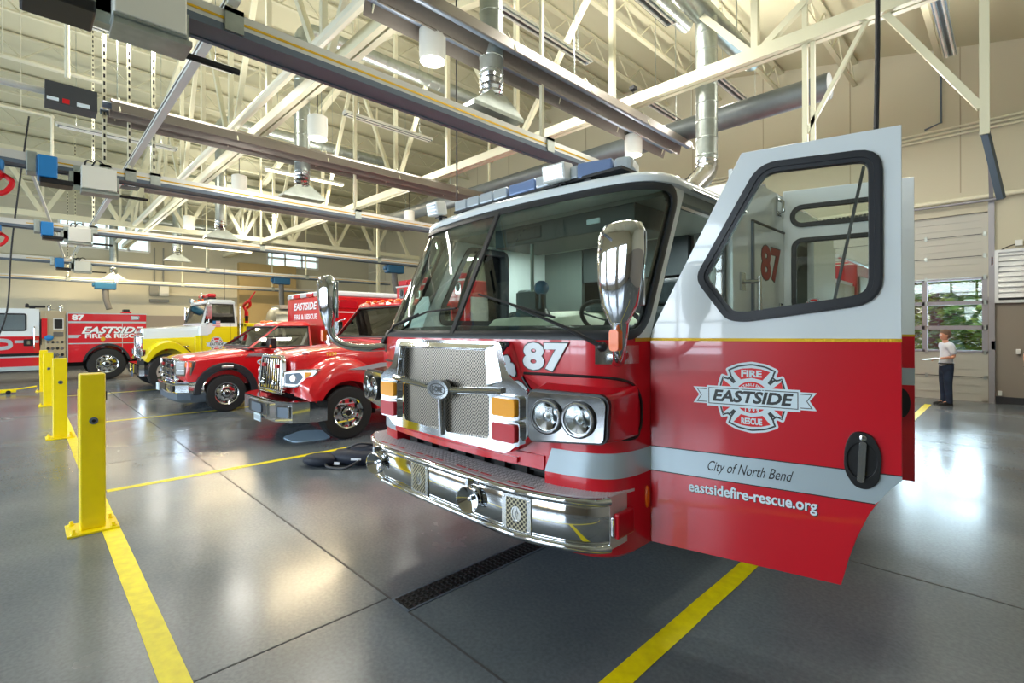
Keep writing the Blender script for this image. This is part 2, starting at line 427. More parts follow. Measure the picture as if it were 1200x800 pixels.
# joints cut in the slab and painted bay lines
k = 0
for x0, x1, y0, y1 in ((XL, XR, 1.628, 1.642), (XL, XR, 4.28, 4.294), (XL, XR, -1.2, -1.187), (-2.79, -2.778, YF, 1.63), (-2.72, -2.708, 4.3, YB), (-8.1, -8.088, YF, YB), (-13.5, -13.488, YF, YB), (XL, XR, 9.6, 9.612)):
    k += 1; struct('floor_joint', MB().box(x0, x1, y0, y1, -.01, .0012), M['joint'], smooth=0)
def stripe(x0, x1, y0, y1, label, m='line'):
    mb = MB(); T = I4; n = 40; long_y = (y1 - y0) > (x1 - x0)
    # a worn, slightly ragged edge
    left, right = [], []
    for i in range(n + 1):
        t = i / n; j0, j1 = random.uniform(-.003, .003), random.uniform(-.003, .003)
        if long_y: y = y0 + (y1 - y0) * t; left.append((x0 + j0, y)); right.append((x1 + j1, y))
        else: x = x0 + (x1 - x0) * t; left.append((x, y0 + j0)); right.append((x, y1 + j1))
    vs = [(p[0], p[1], z) for z in (-.002, .0022) for p in left + right]; m_ = 2 * (n + 1); fs = []
    for i in range(n): fs.append((m_ + i, m_ + i + 1, m_ + n + 1 + i + 1, m_ + n + 1 + i))
    mb.add(vs, fs)
    tag(mb.build('floor_stripe', M[m], None, smooth=0), label, 'floor marking', 'yellow bay lines painted on the floor')
stripe(-1.40, -1.285, .575, 14.2, 'yellow line on the floor passing under the big engine\'s open door')
stripe(-6.77, -6.665, .6, 12.5, 'thin yellow floor line running up to the dark gear bag')
stripe(-11.86, -11.76, 1., 13.5, 'yellow floor line between the ambulance and the rescue truck', 'line_pale')
stripe(-17.2, -17.1, .7, 13.5, 'yellow floor line in front of the yellow and white tender', 'line_pale')
stripe(-28, 1.5, .45, .57, 'long yellow floor line linking the bases of the yellow bollards')
# ------------------------------------------------ the back door and what is beyond it
def sectional_door(name, x0, x1, y, glazed=True, lite_rows=3):
    d = bpy.data.objects.new(name, None); COL.objects.link(d); d['kind'] = 'structure'; d.location = ((x0 + x1) / 2, y, 0)
    o = d.location
    W = x1 - x0; zs = [0, .56, 1.12] + [1.12 + .57 * i for i in range(1, 4)] + [2.83 + (DH - 2.83) * i / 3 for i in range(1, 4)]
    panels = [(zs[0], zs[1], 0), (zs[1], zs[2], 0)] + [(zs[i], zs[i + 1], 1) for i in (2, 3, 4)] + [(zs[i], zs[i + 1], 0) for i in (5, 6, 7)]
    if lite_rows == 6: panels = [(a, b, 1 if i > 0 else 0) for i, (a, b, g) in enumerate(panels)]
    for a, b, g in panels:
        if not g:
            mb = MB(M['door_panel']).box(x0, x1, y + .06, y + .1, a + .008, b - .008)
            n = 1 + round((b - a) / .3)
            for i in range(1, n): mb.box(x0, x1, y + .05, y + .06, a + (b - a) * i / n - .012, a + (b - a) * i / n + .012)
            mb.box(x0, x1, y + .045, y + .06, a + .008, a + .03).box(x0, x1, y + .045, y + .06, b - .03, b - .008).use(M['base']).box(x0, x1, y + .055, y + .062, b - .008, b + .008).use(M['door_panel'])
            mb.box(x0, x0 + .1, y + .045, y + .06, a, b).box(x1 - .1, x1, y + .045, y + .06, a, b)
            mb.build('solid_section', None, d, smooth=0, origin=None).location = -o
        else:
            mb = MB(M['door_frame']); nn = 4
            mb.box(x0, x1, y + .05, y + .1, a, a + .045).box(x0, x1, y + .05, y + .1, b - .045, b)
            for i in range(nn + 1):
                x = x0 + .05 + (W - .1) * i / nn; mb.box(x - .05, x + .05, y + .05, y + .1, a, b)
            mb.use(M['glass_clear']).box(x0 + .05, x1 - .05, y + .07, y + .076, a + .04, b - .04)
            mb.build('glazed_section', None, d, smooth=0).location = -o
    hw = MB(M['galv'])
    for z in zs[1:-1]:
        for x in (x0 + .05, x0 + W * .25, x0 + W * .5, x0 + W * .75, x1 - .05):
            hw.box(x - .025, x + .025, y + .035, y + .05, z - .05, z + .05)
    hw.build('hinge_row', None, d, smooth=0).location = -o
    tr = MB(M['door_frame'])
    for x in (x0 - .06, x1 + .06): tr.box(x - .05, x + .05, y - .06, y + .05, 0, DH + .2)
    tr.bar((x0 - .06, y - .04, DH + .2), (x0 - .06, y - 1.1, DH + 1.3), .07).bar((x1 + .06, y - .04, DH + .2), (x1 + .06, y - 1.1, DH + 1.3), .07)
    tr.build('guide_track', None, d, smooth=0).location = -o
    sh = MB(M['door_frame']).cyl((x0 - .2, y - .15, DH + .22), (x1 + .2, y - .15, DH + .22), .03)
    sh.use(M['base'])
    for i in range(24):
        x = x0 + .4 + i * .09; sh.revolve([(.07, 0), (.07, .05)], (x, y - .15, DH + .22), (1, 0, 0), 12)
    sh.build('spring_shaft', None, d).location = -o
    return d
sectional_door('door_1', DX0, DX1, YB)
# the front doors, behind the camera: glazed from end to end, as their reflections show
for k in range(5):
    x0, x1 = front_holes[k][:2]
    d = MB(M['door_frame']); W = x1 - x0
    for i in range(5): x = x0 + W * i / 4; d.box(x - .05, x + .05, YF - .15, YF - .08, 0, 4.3)
    for i in range(8): z = 4.26 * i / 7; d.box(x0, x1, YF - .15, YF - .08, z, z + .06)
    d.use(M['door_panel']).box(x0, x1, YF - .14, YF - .1, .05, .6)
    struct('door_%d' % (k + 2), d, None, smooth=0)
struct('ground_outside', MB().box(-60, 40, YB + .3, YB + 7, -.25, -.02), M['asphalt'])
struct('ground_lawn', MB().box(-60, 40, YB + 7, 60, -.3, -.03), M['grass'])
struct('ground_front_apron', MB().box(-60, 40, -40, YF - .3, -.25, -.02), M['asphalt'])
def tree(x, y, h, w, label, seed):
    rnd = random.Random(seed)
    t = empty('tree', (x, y, -.03), label, 'tree', 'trees outside the back door')
    mb = MB().tube([(0, 0, 0), (.1, .05, h * .3), (.05, -.1, h * .65)], [.2, .15, .06], 10)
    for i in range(6):
        a = i * 1.05; mb.tube([(.06, 0, h * (.25 + .05 * i)), (math.cos(a) * w * .4, math.sin(a) * w * .4, h * (.4 + .07 * i))], [.07, .03], 6)
    mb.build('trunk', M['bark'], t)
    lf = MB(M['leaf_a'])
    for i in range(4600):
        a = rnd.uniform(0, 2 * PI); u = rnd.random(); z = h * (.02 + .98 * rnd.random())
        rr = w * .55 * math.sqrt(max(.05, 1 - ((z / h - .42) / .62) ** 2)) * (.35 + .65 * u ** .4) * (1 + .2 * math.sin(5 * a + z * 3))
        c = V((math.cos(a) * rr, math.sin(a) * rr, z)); s = rnd.uniform(.09, .2)
        q = Matrix.Rotation(rnd.uniform(0, 6.3), 4, 'Z') @ Matrix.Rotation(rnd.uniform(-1.2, 1.2), 4, 'X')
        lf.use(M['leaf_a'] if rnd.random() < .45 else M['leaf_b'] if rnd.random() < .5 else M['leaf_c'])
        lf.add([c + q @ V(p) * s for p in ((-1, 0, 0), (0, -.5, .1), (1, 0, 0), (0, .5, .1))], [(0, 1, 2, 3)])
    lf.build('foliage', None, t, smooth=0)
for i, (x, y, h, w, l) in enumerate(((.4, 22.5, 6.6, 5., 'rightmost leafy green tree seen through the back door panes'),
        (-2.2, 24.5, 7.5, 5.4, 'leafy green tree outside, behind the white-shirted person'), (-5.2, 24, 7., 4.6, 'leafy tree outside the back door, hidden mostly by the open cab doors'),
        (2.8, 27, 9, 6, 'tall tree standing furthest back outside the door'), (-.8, 30, 9, 7, 'dark leafy tree filling the gap between the trees outside'), (-4, 31, 8, 6, 'tall leafy tree far behind the door\'s middle panes'))):
    tree(x, y, h, w, l, i)
# ================================================================= the big fire engine
HW = 1.22
half = [(0, .08), (.4, .095), (.8, .14), (1.0, .18), (1.1, .22), (1.17, .28), (1.205, .36), (HW, .45), (HW, .594)]
full = [(-x, y, 0) for x, y in reversed(half[1:])] + [(x, y, 0) for x, y in half]
dense = catmull(full, 12)
acc = [0]
for a, b in zip(dense, dense[1:]): acc.append(acc[-1] + (b - a).length)
mid = acc[-1] / 2; UL = mid
def plan(u):
    """point of the cab's front outline, u metres along it from the centre"""
    q = min(max(u + mid, 0), acc[-1] - 1e-6); i = 0
    lo, hi = 0, len(acc) - 1
    while hi - lo > 1:
        m_ = (lo + hi) // 2
        if acc[m_] <= q: lo = m_
        else: hi = m_
    t = (q - acc[lo]) / (acc[hi] - acc[lo]); p = dense[lo] * (1 - t) + dense[hi] * t
    d = (dense[hi] - dense[lo]).normalized()
    return V((p.x, p.y, 0)), V((d.y, -d.x, 0))
def S(u, z, off=0.):
    p, n = plan(u); t = max(0, z - 1.645)
    return V((p.x * (1 - .012 * t) + n.x * off, p.y + .49 * t + n.y * off, z))
def u_at(x):
    lo, hi = -UL, UL
    for _ in range(50):
        m_ = (lo + hi) / 2
        if plan(m_)[0].x < x: lo = m_
        else: hi = m_
    return lo
def patch(mb, u0, u1, z0, z1, off, nu=24, th=.004):
    """a thin plate that follows the cab's front"""
    rings = []
    for i in range(nu + 1):
        u = u0 + (u1 - u0) * i / nu
        rings.append([S(u, z0, off), S(u, z1, off), S(u, z1, off - th), S(u, z0, off - th)])
    return mb.loft(rings)
FX, FY = -2.71, 2.0
eng = empty('fire_engine', (FX, FY, 0), 'big red and white fire engine with chrome grille and its near cab doors swung open', 'fire engine')
# ---- body below the windscreen
mb = MB(M['red']); N = 64
ring = lambda z, off=0.: [S(-UL + 2 * UL * i / N, z, off) for i in range(N + 1)]
mb.loft([ring(.885), ring(1.645)])
for s in (-1, 1):
    us = [u_at(s * .80) + (s * UL - u_at(s * .80)) * i / 20 for i in range(21)]
    rr = [[S(u, z, o) for u in us] + [V((s * .80, .594, z))] for z, o in ((.44, -.02), (.46, 0), (.885, 0))]
    mb.loft(rr)
body = mb.build('cab_body', None, eng, smooth=40)
# the lip under the grille and the dark air intake behind it
mb = MB(M['red']); patch(mb, u_at(-.8), u_at(.8), .885, .965, .012, 30, .03)
patch(mb, u_at(-.62), u_at(.62), .90, .93, .03, 20, .03); mb.build('front_lip', None, eng, smooth=40)
mb = MB(M['dark']).box(-.8, .8, .26, .59, .5, .885)
for i in range(7): mb.box(-.7 + i * .2, -.6 + i * .2, .2, .26, .80, .86)
mb.use(M['black']).box(-.78, .78, .19, .215, .872, .885).box(-.78, .78, .22, .24, .83, .845)
mb.build('air_intake', None, eng, smooth=0)
# ---- windscreen frame, roof and glass
UE = u_at(HW) + .05 if False else UL - .094
ZB, ZT = 1.662, 2.575
hole = rrect(-UE, UE, ZB, ZT, .13, 8)
def inside(u, z, m_):
    x = max(abs(u) - (UE - m_ - .13), 0); y = max(abs(z - (ZB + ZT) / 2) - ((ZT - ZB) / 2 - m_ - .13), 0)
    return math.hypot(x, y) < .13
NU, NZ = 110, 46
def frame_shell(off, flip):
    mb_v = [[S(-UL + 2 * UL * i / NU, 1.645 + .985 * j / NZ, off) for j in range(NZ + 1)] for i in range(NU + 1)]
    fs = []
    for i in range(NU):
        for j in range(NZ):
            u = -UL + 2 * UL * (i + .5) / NU; z = 1.645 + .985 * (j + .5) / NZ
            if not inside(u, z, .012):
                a = i * (NZ + 1) + j; q = (a, a + NZ + 1, a + NZ + 2, a + 1); fs.append(q if not flip else q[::-1])
    return [p for r in mb_v for p in r], fs
mb = MB(M['white']); mb.add(*frame_shell(0, False)); mb.use(M['int_light']).add(*frame_shell(-.045, True))
for s in (-1, 1):      # back edges of the pillars, closed
    mb.use(M['white']); e = [S(s * UL, 1.645 + .985 * j / NZ, o) for o in (0, -.045) for j in range(NZ + 1)]
    mb.add(e, [(j, j + 1, NZ + 2 + j, NZ + 1 + j) for j in range(NZ)])
mb.build('windshield_frame', None, eng, smooth=45)
mb = MB(M['glass']); g = [[S(-UE + 2 * UE * i / 60, ZB + (ZT - ZB) * j / 20, -.006) for j in range(21)] for i in range(61)]
fs = []
for i in range(60):
    for j in range(20):
        u = -UE + 2 * UE * (i + .5) / 60; z = ZB + (ZT - ZB) * (j + .5) / 20
        if inside(u, z, -.02): a = i * 21 + j; fs.append((a, a + 21, a + 22, a + 1))
mb.add([p for r in g for p in r], fs).build('windshield', None, eng, smooth=60)
def densify(loop, d=.05):
    out = []
    for i, p in enumerate(loop):
        q = loop[(i + 1) % len(loop)]; n = max(1, int(math.dist(p, q) / d))
        for k in range(n): out.append((p[0] + (q[0] - p[0]) * k / n, p[1] + (q[1] - p[1]) * k / n))
    return out
def surf_band(mb, loop, w_in, w_out, h, base=-.004):
    lo = densify(loop); a, b = inset(lo, -w_out), inset(lo, w_in); mid_ = lo
    rings = []
    for po, pm, pi in zip(a, mid_, b):
        rings.append([S(*po, base), S(po[0], po[1], h * .6), S(pm[0], pm[1], h), S(pi[0], pi[1], h * .6), S(*pi, base)])
    rings.append(rings[0]); return mb.loft(rings, True, False)
mb = MB(M['seal']); surf_band(mb, hole, .028, .026, .016); mb.build('windshield_seal', None, eng, smooth=60)
mb = MB(M['seal']); mb.loft([[S(-.026, z, .0), S(-.02, z, .016), S(.02, z, .016), S(.026, z, .0)] for z in (ZB - .01, (ZB + ZT) / 2, ZT + .01)]).build('windshield_divider', None, eng, smooth=30)
mb = MB(M['white'])
def roof_ring(z, off, back=1.95):
    r = []
    for i in range(N + 1):
        u = -UL + 2 * UL * i / N; p = S(u, 2.63, off); r.append(V((p.x, p.y, z)))
    r += [V((HW - .012 + off, back, z)), V((-(HW - .012 + off), back, z))]; return r
mb.loft([roof_ring(2.59, .004), roof_ring(2.602, .028), roof_ring(2.632, .03), roof_ring(2.662, .008), roof_ring(2.682, -.06), roof_ring(2.697, -.18), roof_ring(2.703, -.4)])
mb.build('roof', None, eng, smooth=50)
mb = MB(M['white'])
secs = []
for y, hw_, zt in ((1.95, 1.0, 2.70), (2.25, 1.17, 2.93), (2.7, 1.2, 2.96), (4.85, 1.2, 2.96)):
    secs.append([V(p) for p in ((-hw_, y, 2.6), (hw_, y, 2.6), (hw_, y, zt - .08), (hw_ - .05, y, zt - .02), (hw_ - .2, y, zt), (-hw_ + .2, y, zt), (-hw_ + .05, y, zt - .02), (-hw_, y, zt - .08))])
mb.loft(secs).build('raised_roof', None, eng, smooth=30)
for s in (1, -1): MB(M['chrome_soft']).tube([(s * (HW + .02), 1.1, 2.60), (s * (HW + .02), 2.0, 2.60)], .012, 8).build('drip_rail', None, eng)
# ---- stripes that wrap the corner
for s in (-1, 1):
    mb = MB(M['silver']); ua, ub = u_at(s * .80), s * UL
    rr = []
    for i in range(25):
        t = i / 24; sl = min(1, t * 8)
        u = ua + (ub - ua) * t; ut = ua + s * .05 + (ub - ua - s * .05) * t
        rr.append([S(u, .877, .004), S(ut, 1.016, .004), S(ut, 1.016, -.002), S(u, .877, -.002)])
    mb.loft(rr).build('silver_stripe', None, eng, smooth=40)
    mb = MB(M['gold']); patch(mb, s * (UL - .16), s * (UL - .001), 1.626, 1.645, .003); mb.build('gold_stripe', None, eng, smooth=40)
# ---- grille
def front_T(y): return frame((0, y, 0), (1, 0, 0), (0, 0, 1))     # local x = x, y = z, depth towards the camera's side (-y)
outer = [(-.57, 1.625), (-.635, 1.43), (-.80, 1.345), (-.80, 1.09), (-.62, .968), (.62, .968), (.80, 1.09), (.80, 1.345), (.635, 1.43), (.57, 1.625)]
outer = round_poly(outer, [.04, .05, .04, .03, .03, .03, .03, .04, .05, .04])
h_top = round_poly([(-.455, 1.565), (-.475, 1.345), (-.13, 1.318), (.13, 1.318), (.475, 1.345), (.455, 1.565)], .035)
h_l = round_poly([(-.475, 1.30), (-.47, 1.03), (-.032, 1.012), (-.032, 1.235), (-.13, 1.275)], .03)
h_r = [(-x, z) for x, z in reversed(h_l)]
mb = MB(M['chrome']); mb.extrude([outer, h_top, h_l, h_r], front_T(0), -.16, .0)
gr = mb.build('grille', None, eng, smooth=40, bevel=.016, seg=3)
mb = MB(M['chrome'])      # the raised surround of the upper opening and its hooded brow
for i, s in enumerate((-1, 1)):
    mb.loft([[V((s * .565, .02, 1.62)), V((s * .47, -.035, 1.575)), V((s * .462, .02, 1.56))], [V((s * .625, .02, 1.40)), V((s * .50, -.045, 1.36)), V((s * .478, .02, 1.345))]])
mb.loft([[V((-.565, .02, 1.622)), V((-.47, -.035, 1.576)), V((-.455, .02, 1.566))], [V((.565, .02, 1.622)), V((.47, -.035, 1.576)), V((.455, .02, 1.566))]])
mb.build('grille_surround', None, gr, smooth=30, bevel=.006)
MB(M['mesh']).box(-.5, .5, .03, .036, 1.0, 1.58).build('grille_mesh', None, gr, smooth=0)
mb = MB(M['chrome']).tube(catmull([(-.60, -.006, 1.335), (-.3, -.012, 1.312), (0, -.02, 1.295), (.3, -.012, 1.312), (.60, -.006, 1.335)], 6), .018, 10)
mb.tube([(0, -.02, 1.29), (0, -.012, 1.15), (0, -.004, .99)], .02, 10).build('grille_bar', None, gr)
ell = lambda a, b, n=28: [(a * math.cos(2 * PI * i / n), b * math.sin(2 * PI * i / n)) for i in range(n)]
T = frame((0, -.03, 1.296), (1, 0, 0), (0, 0, 1))
mb = MB(M['chrome']).extrude([ell(.118, .064)], T, -.03, .012); mb.use(M['letter_dark']).extrude([ell(.088, .042), ell(.078, .034)], T, .012, .0135)
text_into(mb, 'E-ONE', .05, T, .013, bold=.002, width=.12); mb.build('grille_badge', None, gr, smooth=30)
for s in (-1, 1):
    for z0, z1, m_, nm in ((1.195, 1.298, 'amber', 'turn_signal'), (1.05, 1.153, 'red_lens', 'warning_light')):
        bz = MB(M['chrome']).extrude([rrect(s * .645 - .115, s * .645 + .115, z0 - .016, z1 + .016, .02)], front_T(-.0), -.02, .026).build(nm, None, eng, smooth=30, bevel=.006)
        ln = MB(M[m_]).extrude([rrect(s * .64 - .095, s * .64 + .095, z0, z1, .018)], front_T(0), .02, .045).build('lens', None, bz, smooth=30, bevel=.012)
        ln['label'] = 'amber lens' if m_ == 'amber' else 'red lens'
# ---- headlight pods
for s in (-1, 1):
    plan_p = [(.80, .03), (1.235, .125), (1.258, .2), (1.258, .40), (1.21, .46), (.80, .25)]
    b = [V((s * x, y, 1.105)) for x, y in plan_p]; t = [V((s * x, y, z)) for (x, y), z in zip(plan_p, (1.352, 1.352, 1.352, 1.372, 1.40, 1.43))]
    mb = MB(M['red']).loft([b, t]); pod = mb.build('headlight_pod', None, eng, smooth=30, bevel=.018, seg=3)
    mb = MB(M['black'])
    mb.tube(catmull([S(s * u_, z_, o_) for u_, z_, o_ in ((.66, 1.435, .008), (u_at(1.0), 1.437, .008), (UL - .31, 1.425, .008), (UL - .20, 1.39, .012), (UL - .135, 1.32, .012), (UL - .12, 1.22, .012), (UL - .14, 1.13, .012), (UL - .22, 1.09, .012), (u_at(1.0), 1.085, .01), (u_at(.82), 1.08, .01))], 6), .008, 8)
    mb.build('pod_trim', None, pod)
    bx = V((s * .437, .092, 0)).normalized() * s                       # along the face, left to right in the picture
    c = V((s * 1.02, .066, 1.228)); T = frame(c, bx, (0, 0, 1))
    k = s
    bez = [(-.225 * k, .122), (.205 * k, .118), (.235 * k, .09), (.222 * k, -.115), (-.225 * k, -.15)]
    bez = round_poly(bez if s > 0 else bez[::-1], .03)
    mb = MB(M['chrome']).extrude([bez, ], T, -.02, .022); bzo = mb.build('headlight_bezel', None, pod, smooth=30, bevel=.012, seg=3)
    MB(M['black']).extrude([inset(bez, -.012)], T, -.03, .004).build('bezel_trim', None, pod, smooth=30)
    for q in (-.105, .085):
        o = T @ V((q * k - .0, -.006, .02)); ax = (T.to_3x3() @ V((0, 0, 1)))
        hl = MB(M['chrome']).revolve([(.094, 0), (.094, .02), (.086, .03), (.078, .03), (.078, .012), (.0, .004)], o, ax, 32).build('headlight', None, pod)
        hl.data.materials.append(M['black']); 
        lb = MB(M['lamp_bowl']).revolve([(.077, .012), (.05, .008), (.03, .004), (.014, .018), (.0, .022)], o, ax, 28, caps=False)
        lb.use(M['black']).revolve([(.095, .0), (.098, .016), (.095, .024), (.0901, .0245), (.09, .0)], o, ax, 32, caps=False)
        lb.use(M['glass_clear']).revolve([(.078, .026), (.05, .036), (.0, .04)], o, ax, 28, caps=False).build('headlight_lens', None, pod)
# ---- front bumper
bh = [(0, -.045), (.6, -.04), (.78, -.02), (.95, .025), (1.08, .08), (1.17, .145), (1.205, .2)]
bfull = [V((-x, y, 0)) for x, y in reversed(bh[1:])] + [V((x, y, 0)) for x, y in bh]
bo = catmull(bfull, 8)
Z0, Z1 = .515, .805
def brings(dz, off):
    out = []
    for i, p in enumerate(bo):
        d = (bo[min(i + 1, len(bo) - 1)] - bo[max(i - 1, 0)]).normalized(); n = V((d.y, -d.x, 0)); out.append(V((p.x, p.y, dz)) + n * off)
    return out
mb = MB(M['chrome'])
mb.loft([brings(Z0 + .03, -.012), brings(Z0 + .05, .0), brings(Z1 - .05, .0), brings(Z1 - .03, -.012), brings(Z1 - .03, -.03), brings(Z0 + .03, -.03)], closed=False, caps=False)
bump = mb.build('front_bumper', None, eng, smooth=40)
MB(M['chrome']).tube(brings(Z1 - .022, .0), .024, 12).build('bumper_top_roll', None, bump)
MB(M['chrome']).tube(brings(Z0 + .022, .0), .024, 12).build('bumper_bottom_roll', None, bump)
mb = MB(M['tread']); inner = [(1.22, .42), (1.05, .33), (.82, .2), (-.82, .2), (-1.05, .33), (-1.22, .42)]
ap = [(p.x, p.y) for p in brings(0, -.012)] + [(1.215, .2)][:0] + inner
mb.extrude([ap], I4, Z1 - .012, Z1 + .002)
from mathutils import geometry as _g
for i in range(-62, 63):
    for j in range(0, 28):
        x, y = i * .0205 + (.0102 if j % 2 else 0), -.04 + j * .0165
        if abs(x) > 1.2: continue
        yf = min((p.y for p in brings(0, -.03)[::1] if abs(p.x - x) < .07), default=9); yb = .19 if abs(x) < .82 else .19 + (abs(x) - .82) * .57
        if yf + .012 < y < yb:
            a = PI / 4 if (i + j) % 2 else -PI / 4; c, s_ = math.cos(a), math.sin(a)
            f = lambda u, v, h: (x + u * c - v * s_, y + u * s_ + v * c, Z1 + .002 + h)
            mb.add([f(-.0105, 0, 0), f(0, -.0036, 0), f(.0105, 0, 0), f(0, .0036, 0), f(-.004, 0, .0028), f(.004, 0, .0028)], [(0, 1, 5, 4), (1, 2, 5), (2, 3, 4, 5), (3, 0, 4)])
mb.build('bumper_apron', None, bump, smooth=0)
for s in (-1, 1):
    mb = MB(M['tread']).box(s * 1.2 - .006, s * 1.2 + .006, .2, .42, Z0 + .01, Z1)
    mb.build('bumper_end', None, bump, smooth=0)
    lm = MB(M['chrome']).box(s * 1.206 - .02, s * 1.206 + .02, .205, .36, Z0 + .075, Z0 + .185).build('side_marker_light', None, bump, smooth=0, bevel=.008)
    MB(M['red_lens']).box(s * 1.226 - .016, s * 1.226 + .016, .225, .385, Z0 + .065, Z0 + .2).build('lens', None, bump, smooth=0, bevel=.01)
mb = MB(M['red_plastic'])
for i in range(14):
    x = -.82 + i * .12
    if i % 4 != 3: mb.box(x, x + .09, .005, .022, Z1 + .0015, Z1 + .0035)
mb.build('reflective_dashes', None, bump, smooth=0)
for x, z in ((-.955, .66), (-.20, .662), (.735, .655)):
    d = .0 if abs(x) < .6 else (.018 if x > 0 else .03)
    yb = min(p.y for p in bo if abs(p.x - x) < .08); tilt = 0
    q = [p for p in bo if abs(p.x - x) < .13]; dv = (q[-1] - q[0]).normalized()
    T = frame((x, sum(p.y for p in q) / len(q) - .004, z), dv, (0, 0, 1))
    mb = MB(M['chrome_soft']).extrude([rrect(-.1, .1, -.105, .105, .008)], T, -.004, .004)
    mb.use(M['mesh_dark']).extrude([rrect(-.07, .07, -.09, .09, .006), ell(.034, .045)], T, .003, .006)
    mb.use(M['chrome_soft']).extrude([ell(.034, .045), ell(.026, .036)], T, .003, .007).extrude([rrect(-.006, .006, -.03, .03, .004)], T, .003, .007).extrude([ell(.012, .016)], T, .003, .007)
    for sx in (-.086, .086):
        for sz in (-.085, .085): mb.revolve([(.007, 0), (.006, .004), (0, .006)], T @ V((sx, sz, .003)), T.to_3x3() @ V((0, 0, 1)), 10)
    mb.build('speaker_grille', None, bump, smooth=30)
for x, z in ((-.775, .664), (.37, .664)):
    y = min(p.y for p in bo if abs(p.x - x) < .1)
    mb = MB(M['chrome']).revolve([(.03, 0), (.034, .02), (.066, .04), (.078, .056), (.082, .06), (.077, .061), (.06, .05), (.03, .03), (.012, .02), (.012, .04), (.0, .045)], (x, y, z), (.25, -1, 0), 30)
    mb.revolve([(.07, .0), (.08, .006), (.082, .014), (.07, .02)], (x, y, z), (.25, -1, 0), 30, caps=False)
    mb.box(x - .012, x + .012, y - .05, y, z + .085, z + .125)
    mb.build('air_horn', None, bump)
# ---- number on the front
T = frame((.805, S(u_at(.81), 1.5, 0).y - .004, 1.53), (.98, .13, 0), (0, 0, 1))
mb = MB(M['letter_dark']); text_into(mb, '87', .213, T, .001, bold=.0125, width=.325); mb.use(M['letter_white']); text_into(mb, '87', .205, T, .0026, bold=.0085, width=.312)
mb.build('unit_number', None, eng, smooth=0)
# ---- wipers
def on_glass(x, z, off=.03): return S(u_at(x), z, off)
for pts, bl in (((( 1.13, 1.60), (.95, 1.70), (.5, 1.85)), ((.15, 1.935), (.5, 1.85), (.84, 1.765))), (((-1.1, 1.60), (-.85, 1.73), (-.50, 1.815)), ((-.78, 1.74), (-.4, 1.83), (-.04, 1.845)))):
    mb = MB(M['black']).tube([on_glass(*p, off=.04 if i else .02) for i, p in enumerate(pts)], [.014, .011, .008], 8)
    mb.sphere(on_glass(*pts[0], off=.015), .03, seg=12, rings=8); w = mb.build('wiper', None, eng)
    MB(M['rubber']).tube([on_glass(*p, off=.026) for p in bl], .008, 6).build('wiper_blade', None, w)
# ---- mirrors on swept chrome arms
for s in (-1, 1):
    x0 = 1.09; pb = S(u_at(s * x0), 1.555, 0)
    pl = MB(M['chrome_soft']); T = frame(S(u_at(s * 1.16), 1.555, 0), plan(u_at(s * 1.16) + .02)[0] - plan(u_at(s * 1.16) - .02)[0], (0, 0, 1))
    us = [u_at(s * 1.10), s * (u_at(1.215) + .05)]
    patch(pl, us[0], us[1], 1.505, 1.605, .012, 12, .014)
    arm = pl.build('mirror_mount', None, eng, smooth=30)
    path = catmull([S(u_at(s * 1.195), 1.55, .0), (s * 1.29, .15, 1.535), (s * 1.395, .0, 1.555), (s * 1.458, -.09, 1.625), (s * 1.478, -.115, 1.73)], 6)
    n = len(path)
    MB(M['chrome']).tube(path, [.042 - .012 * math.sin(PI * i / (n - 1)) for i in range(n)], 12).build('mirror_arm', None, arm)
    # head: a rounded, tapering chrome shell, glass at its back
    cs = []
    for z, w, d in ((1.70, .03, .03), (1.735, .05, .045), (1.80, .085, .065), (1.90, .105, .08), (2.03, .115, .085), (2.11, .112, .08), (2.155, .09, .06), (2.17, .04, .03)):
        xo = s * (1.474 + (.028 * (z - 1.7) / .47)); lean = -.02 * (z - 1.7)
        cs.append([V((xo + w * math.copysign(abs(math.cos(a)) ** .7, math.cos(a)), -.115 + lean + d * (.9 if math.sin(a) < 0 else .62) * math.copysign(abs(math.sin(a)) ** .8, math.sin(a)), z)) for a in [2 * PI * i / 24 for i in range(24)]])
    hd = MB(M['chrome']).loft(cs).build('mirror_head', None, arm, smooth=60)
    MB(M['lamp_bowl']).box(s * 1.492 - .085, s * 1.492 + .085, -.075, -.066, 1.8, 2.12).build('mirror_glass', None, arm, smooth=0, bevel=.01)
    mb = MB(M['orange']); T = frame((s * 1.486, -.165, 1.645), (1, 0, 0), (0, 0, 1))
    mb.extrude([rrect(-.024, .024, -.045, .05, .016)], T, -.02, .014).build('clearance_lamp', None, arm, smooth=30, bevel=.006)['label'] = 'orange clearance lamp'
mb = MB(M['orange']).revolve([(.035, 0), (.03, .01), (.0, .016)], (0, 0, 0), (1, 0, 0), 20)
lo = mb.build('corner_marker', None, eng); lo.location = (HW, .55, .73); lo.scale = (1, .55, 1.9); lo['label'] = 'orange side marker'
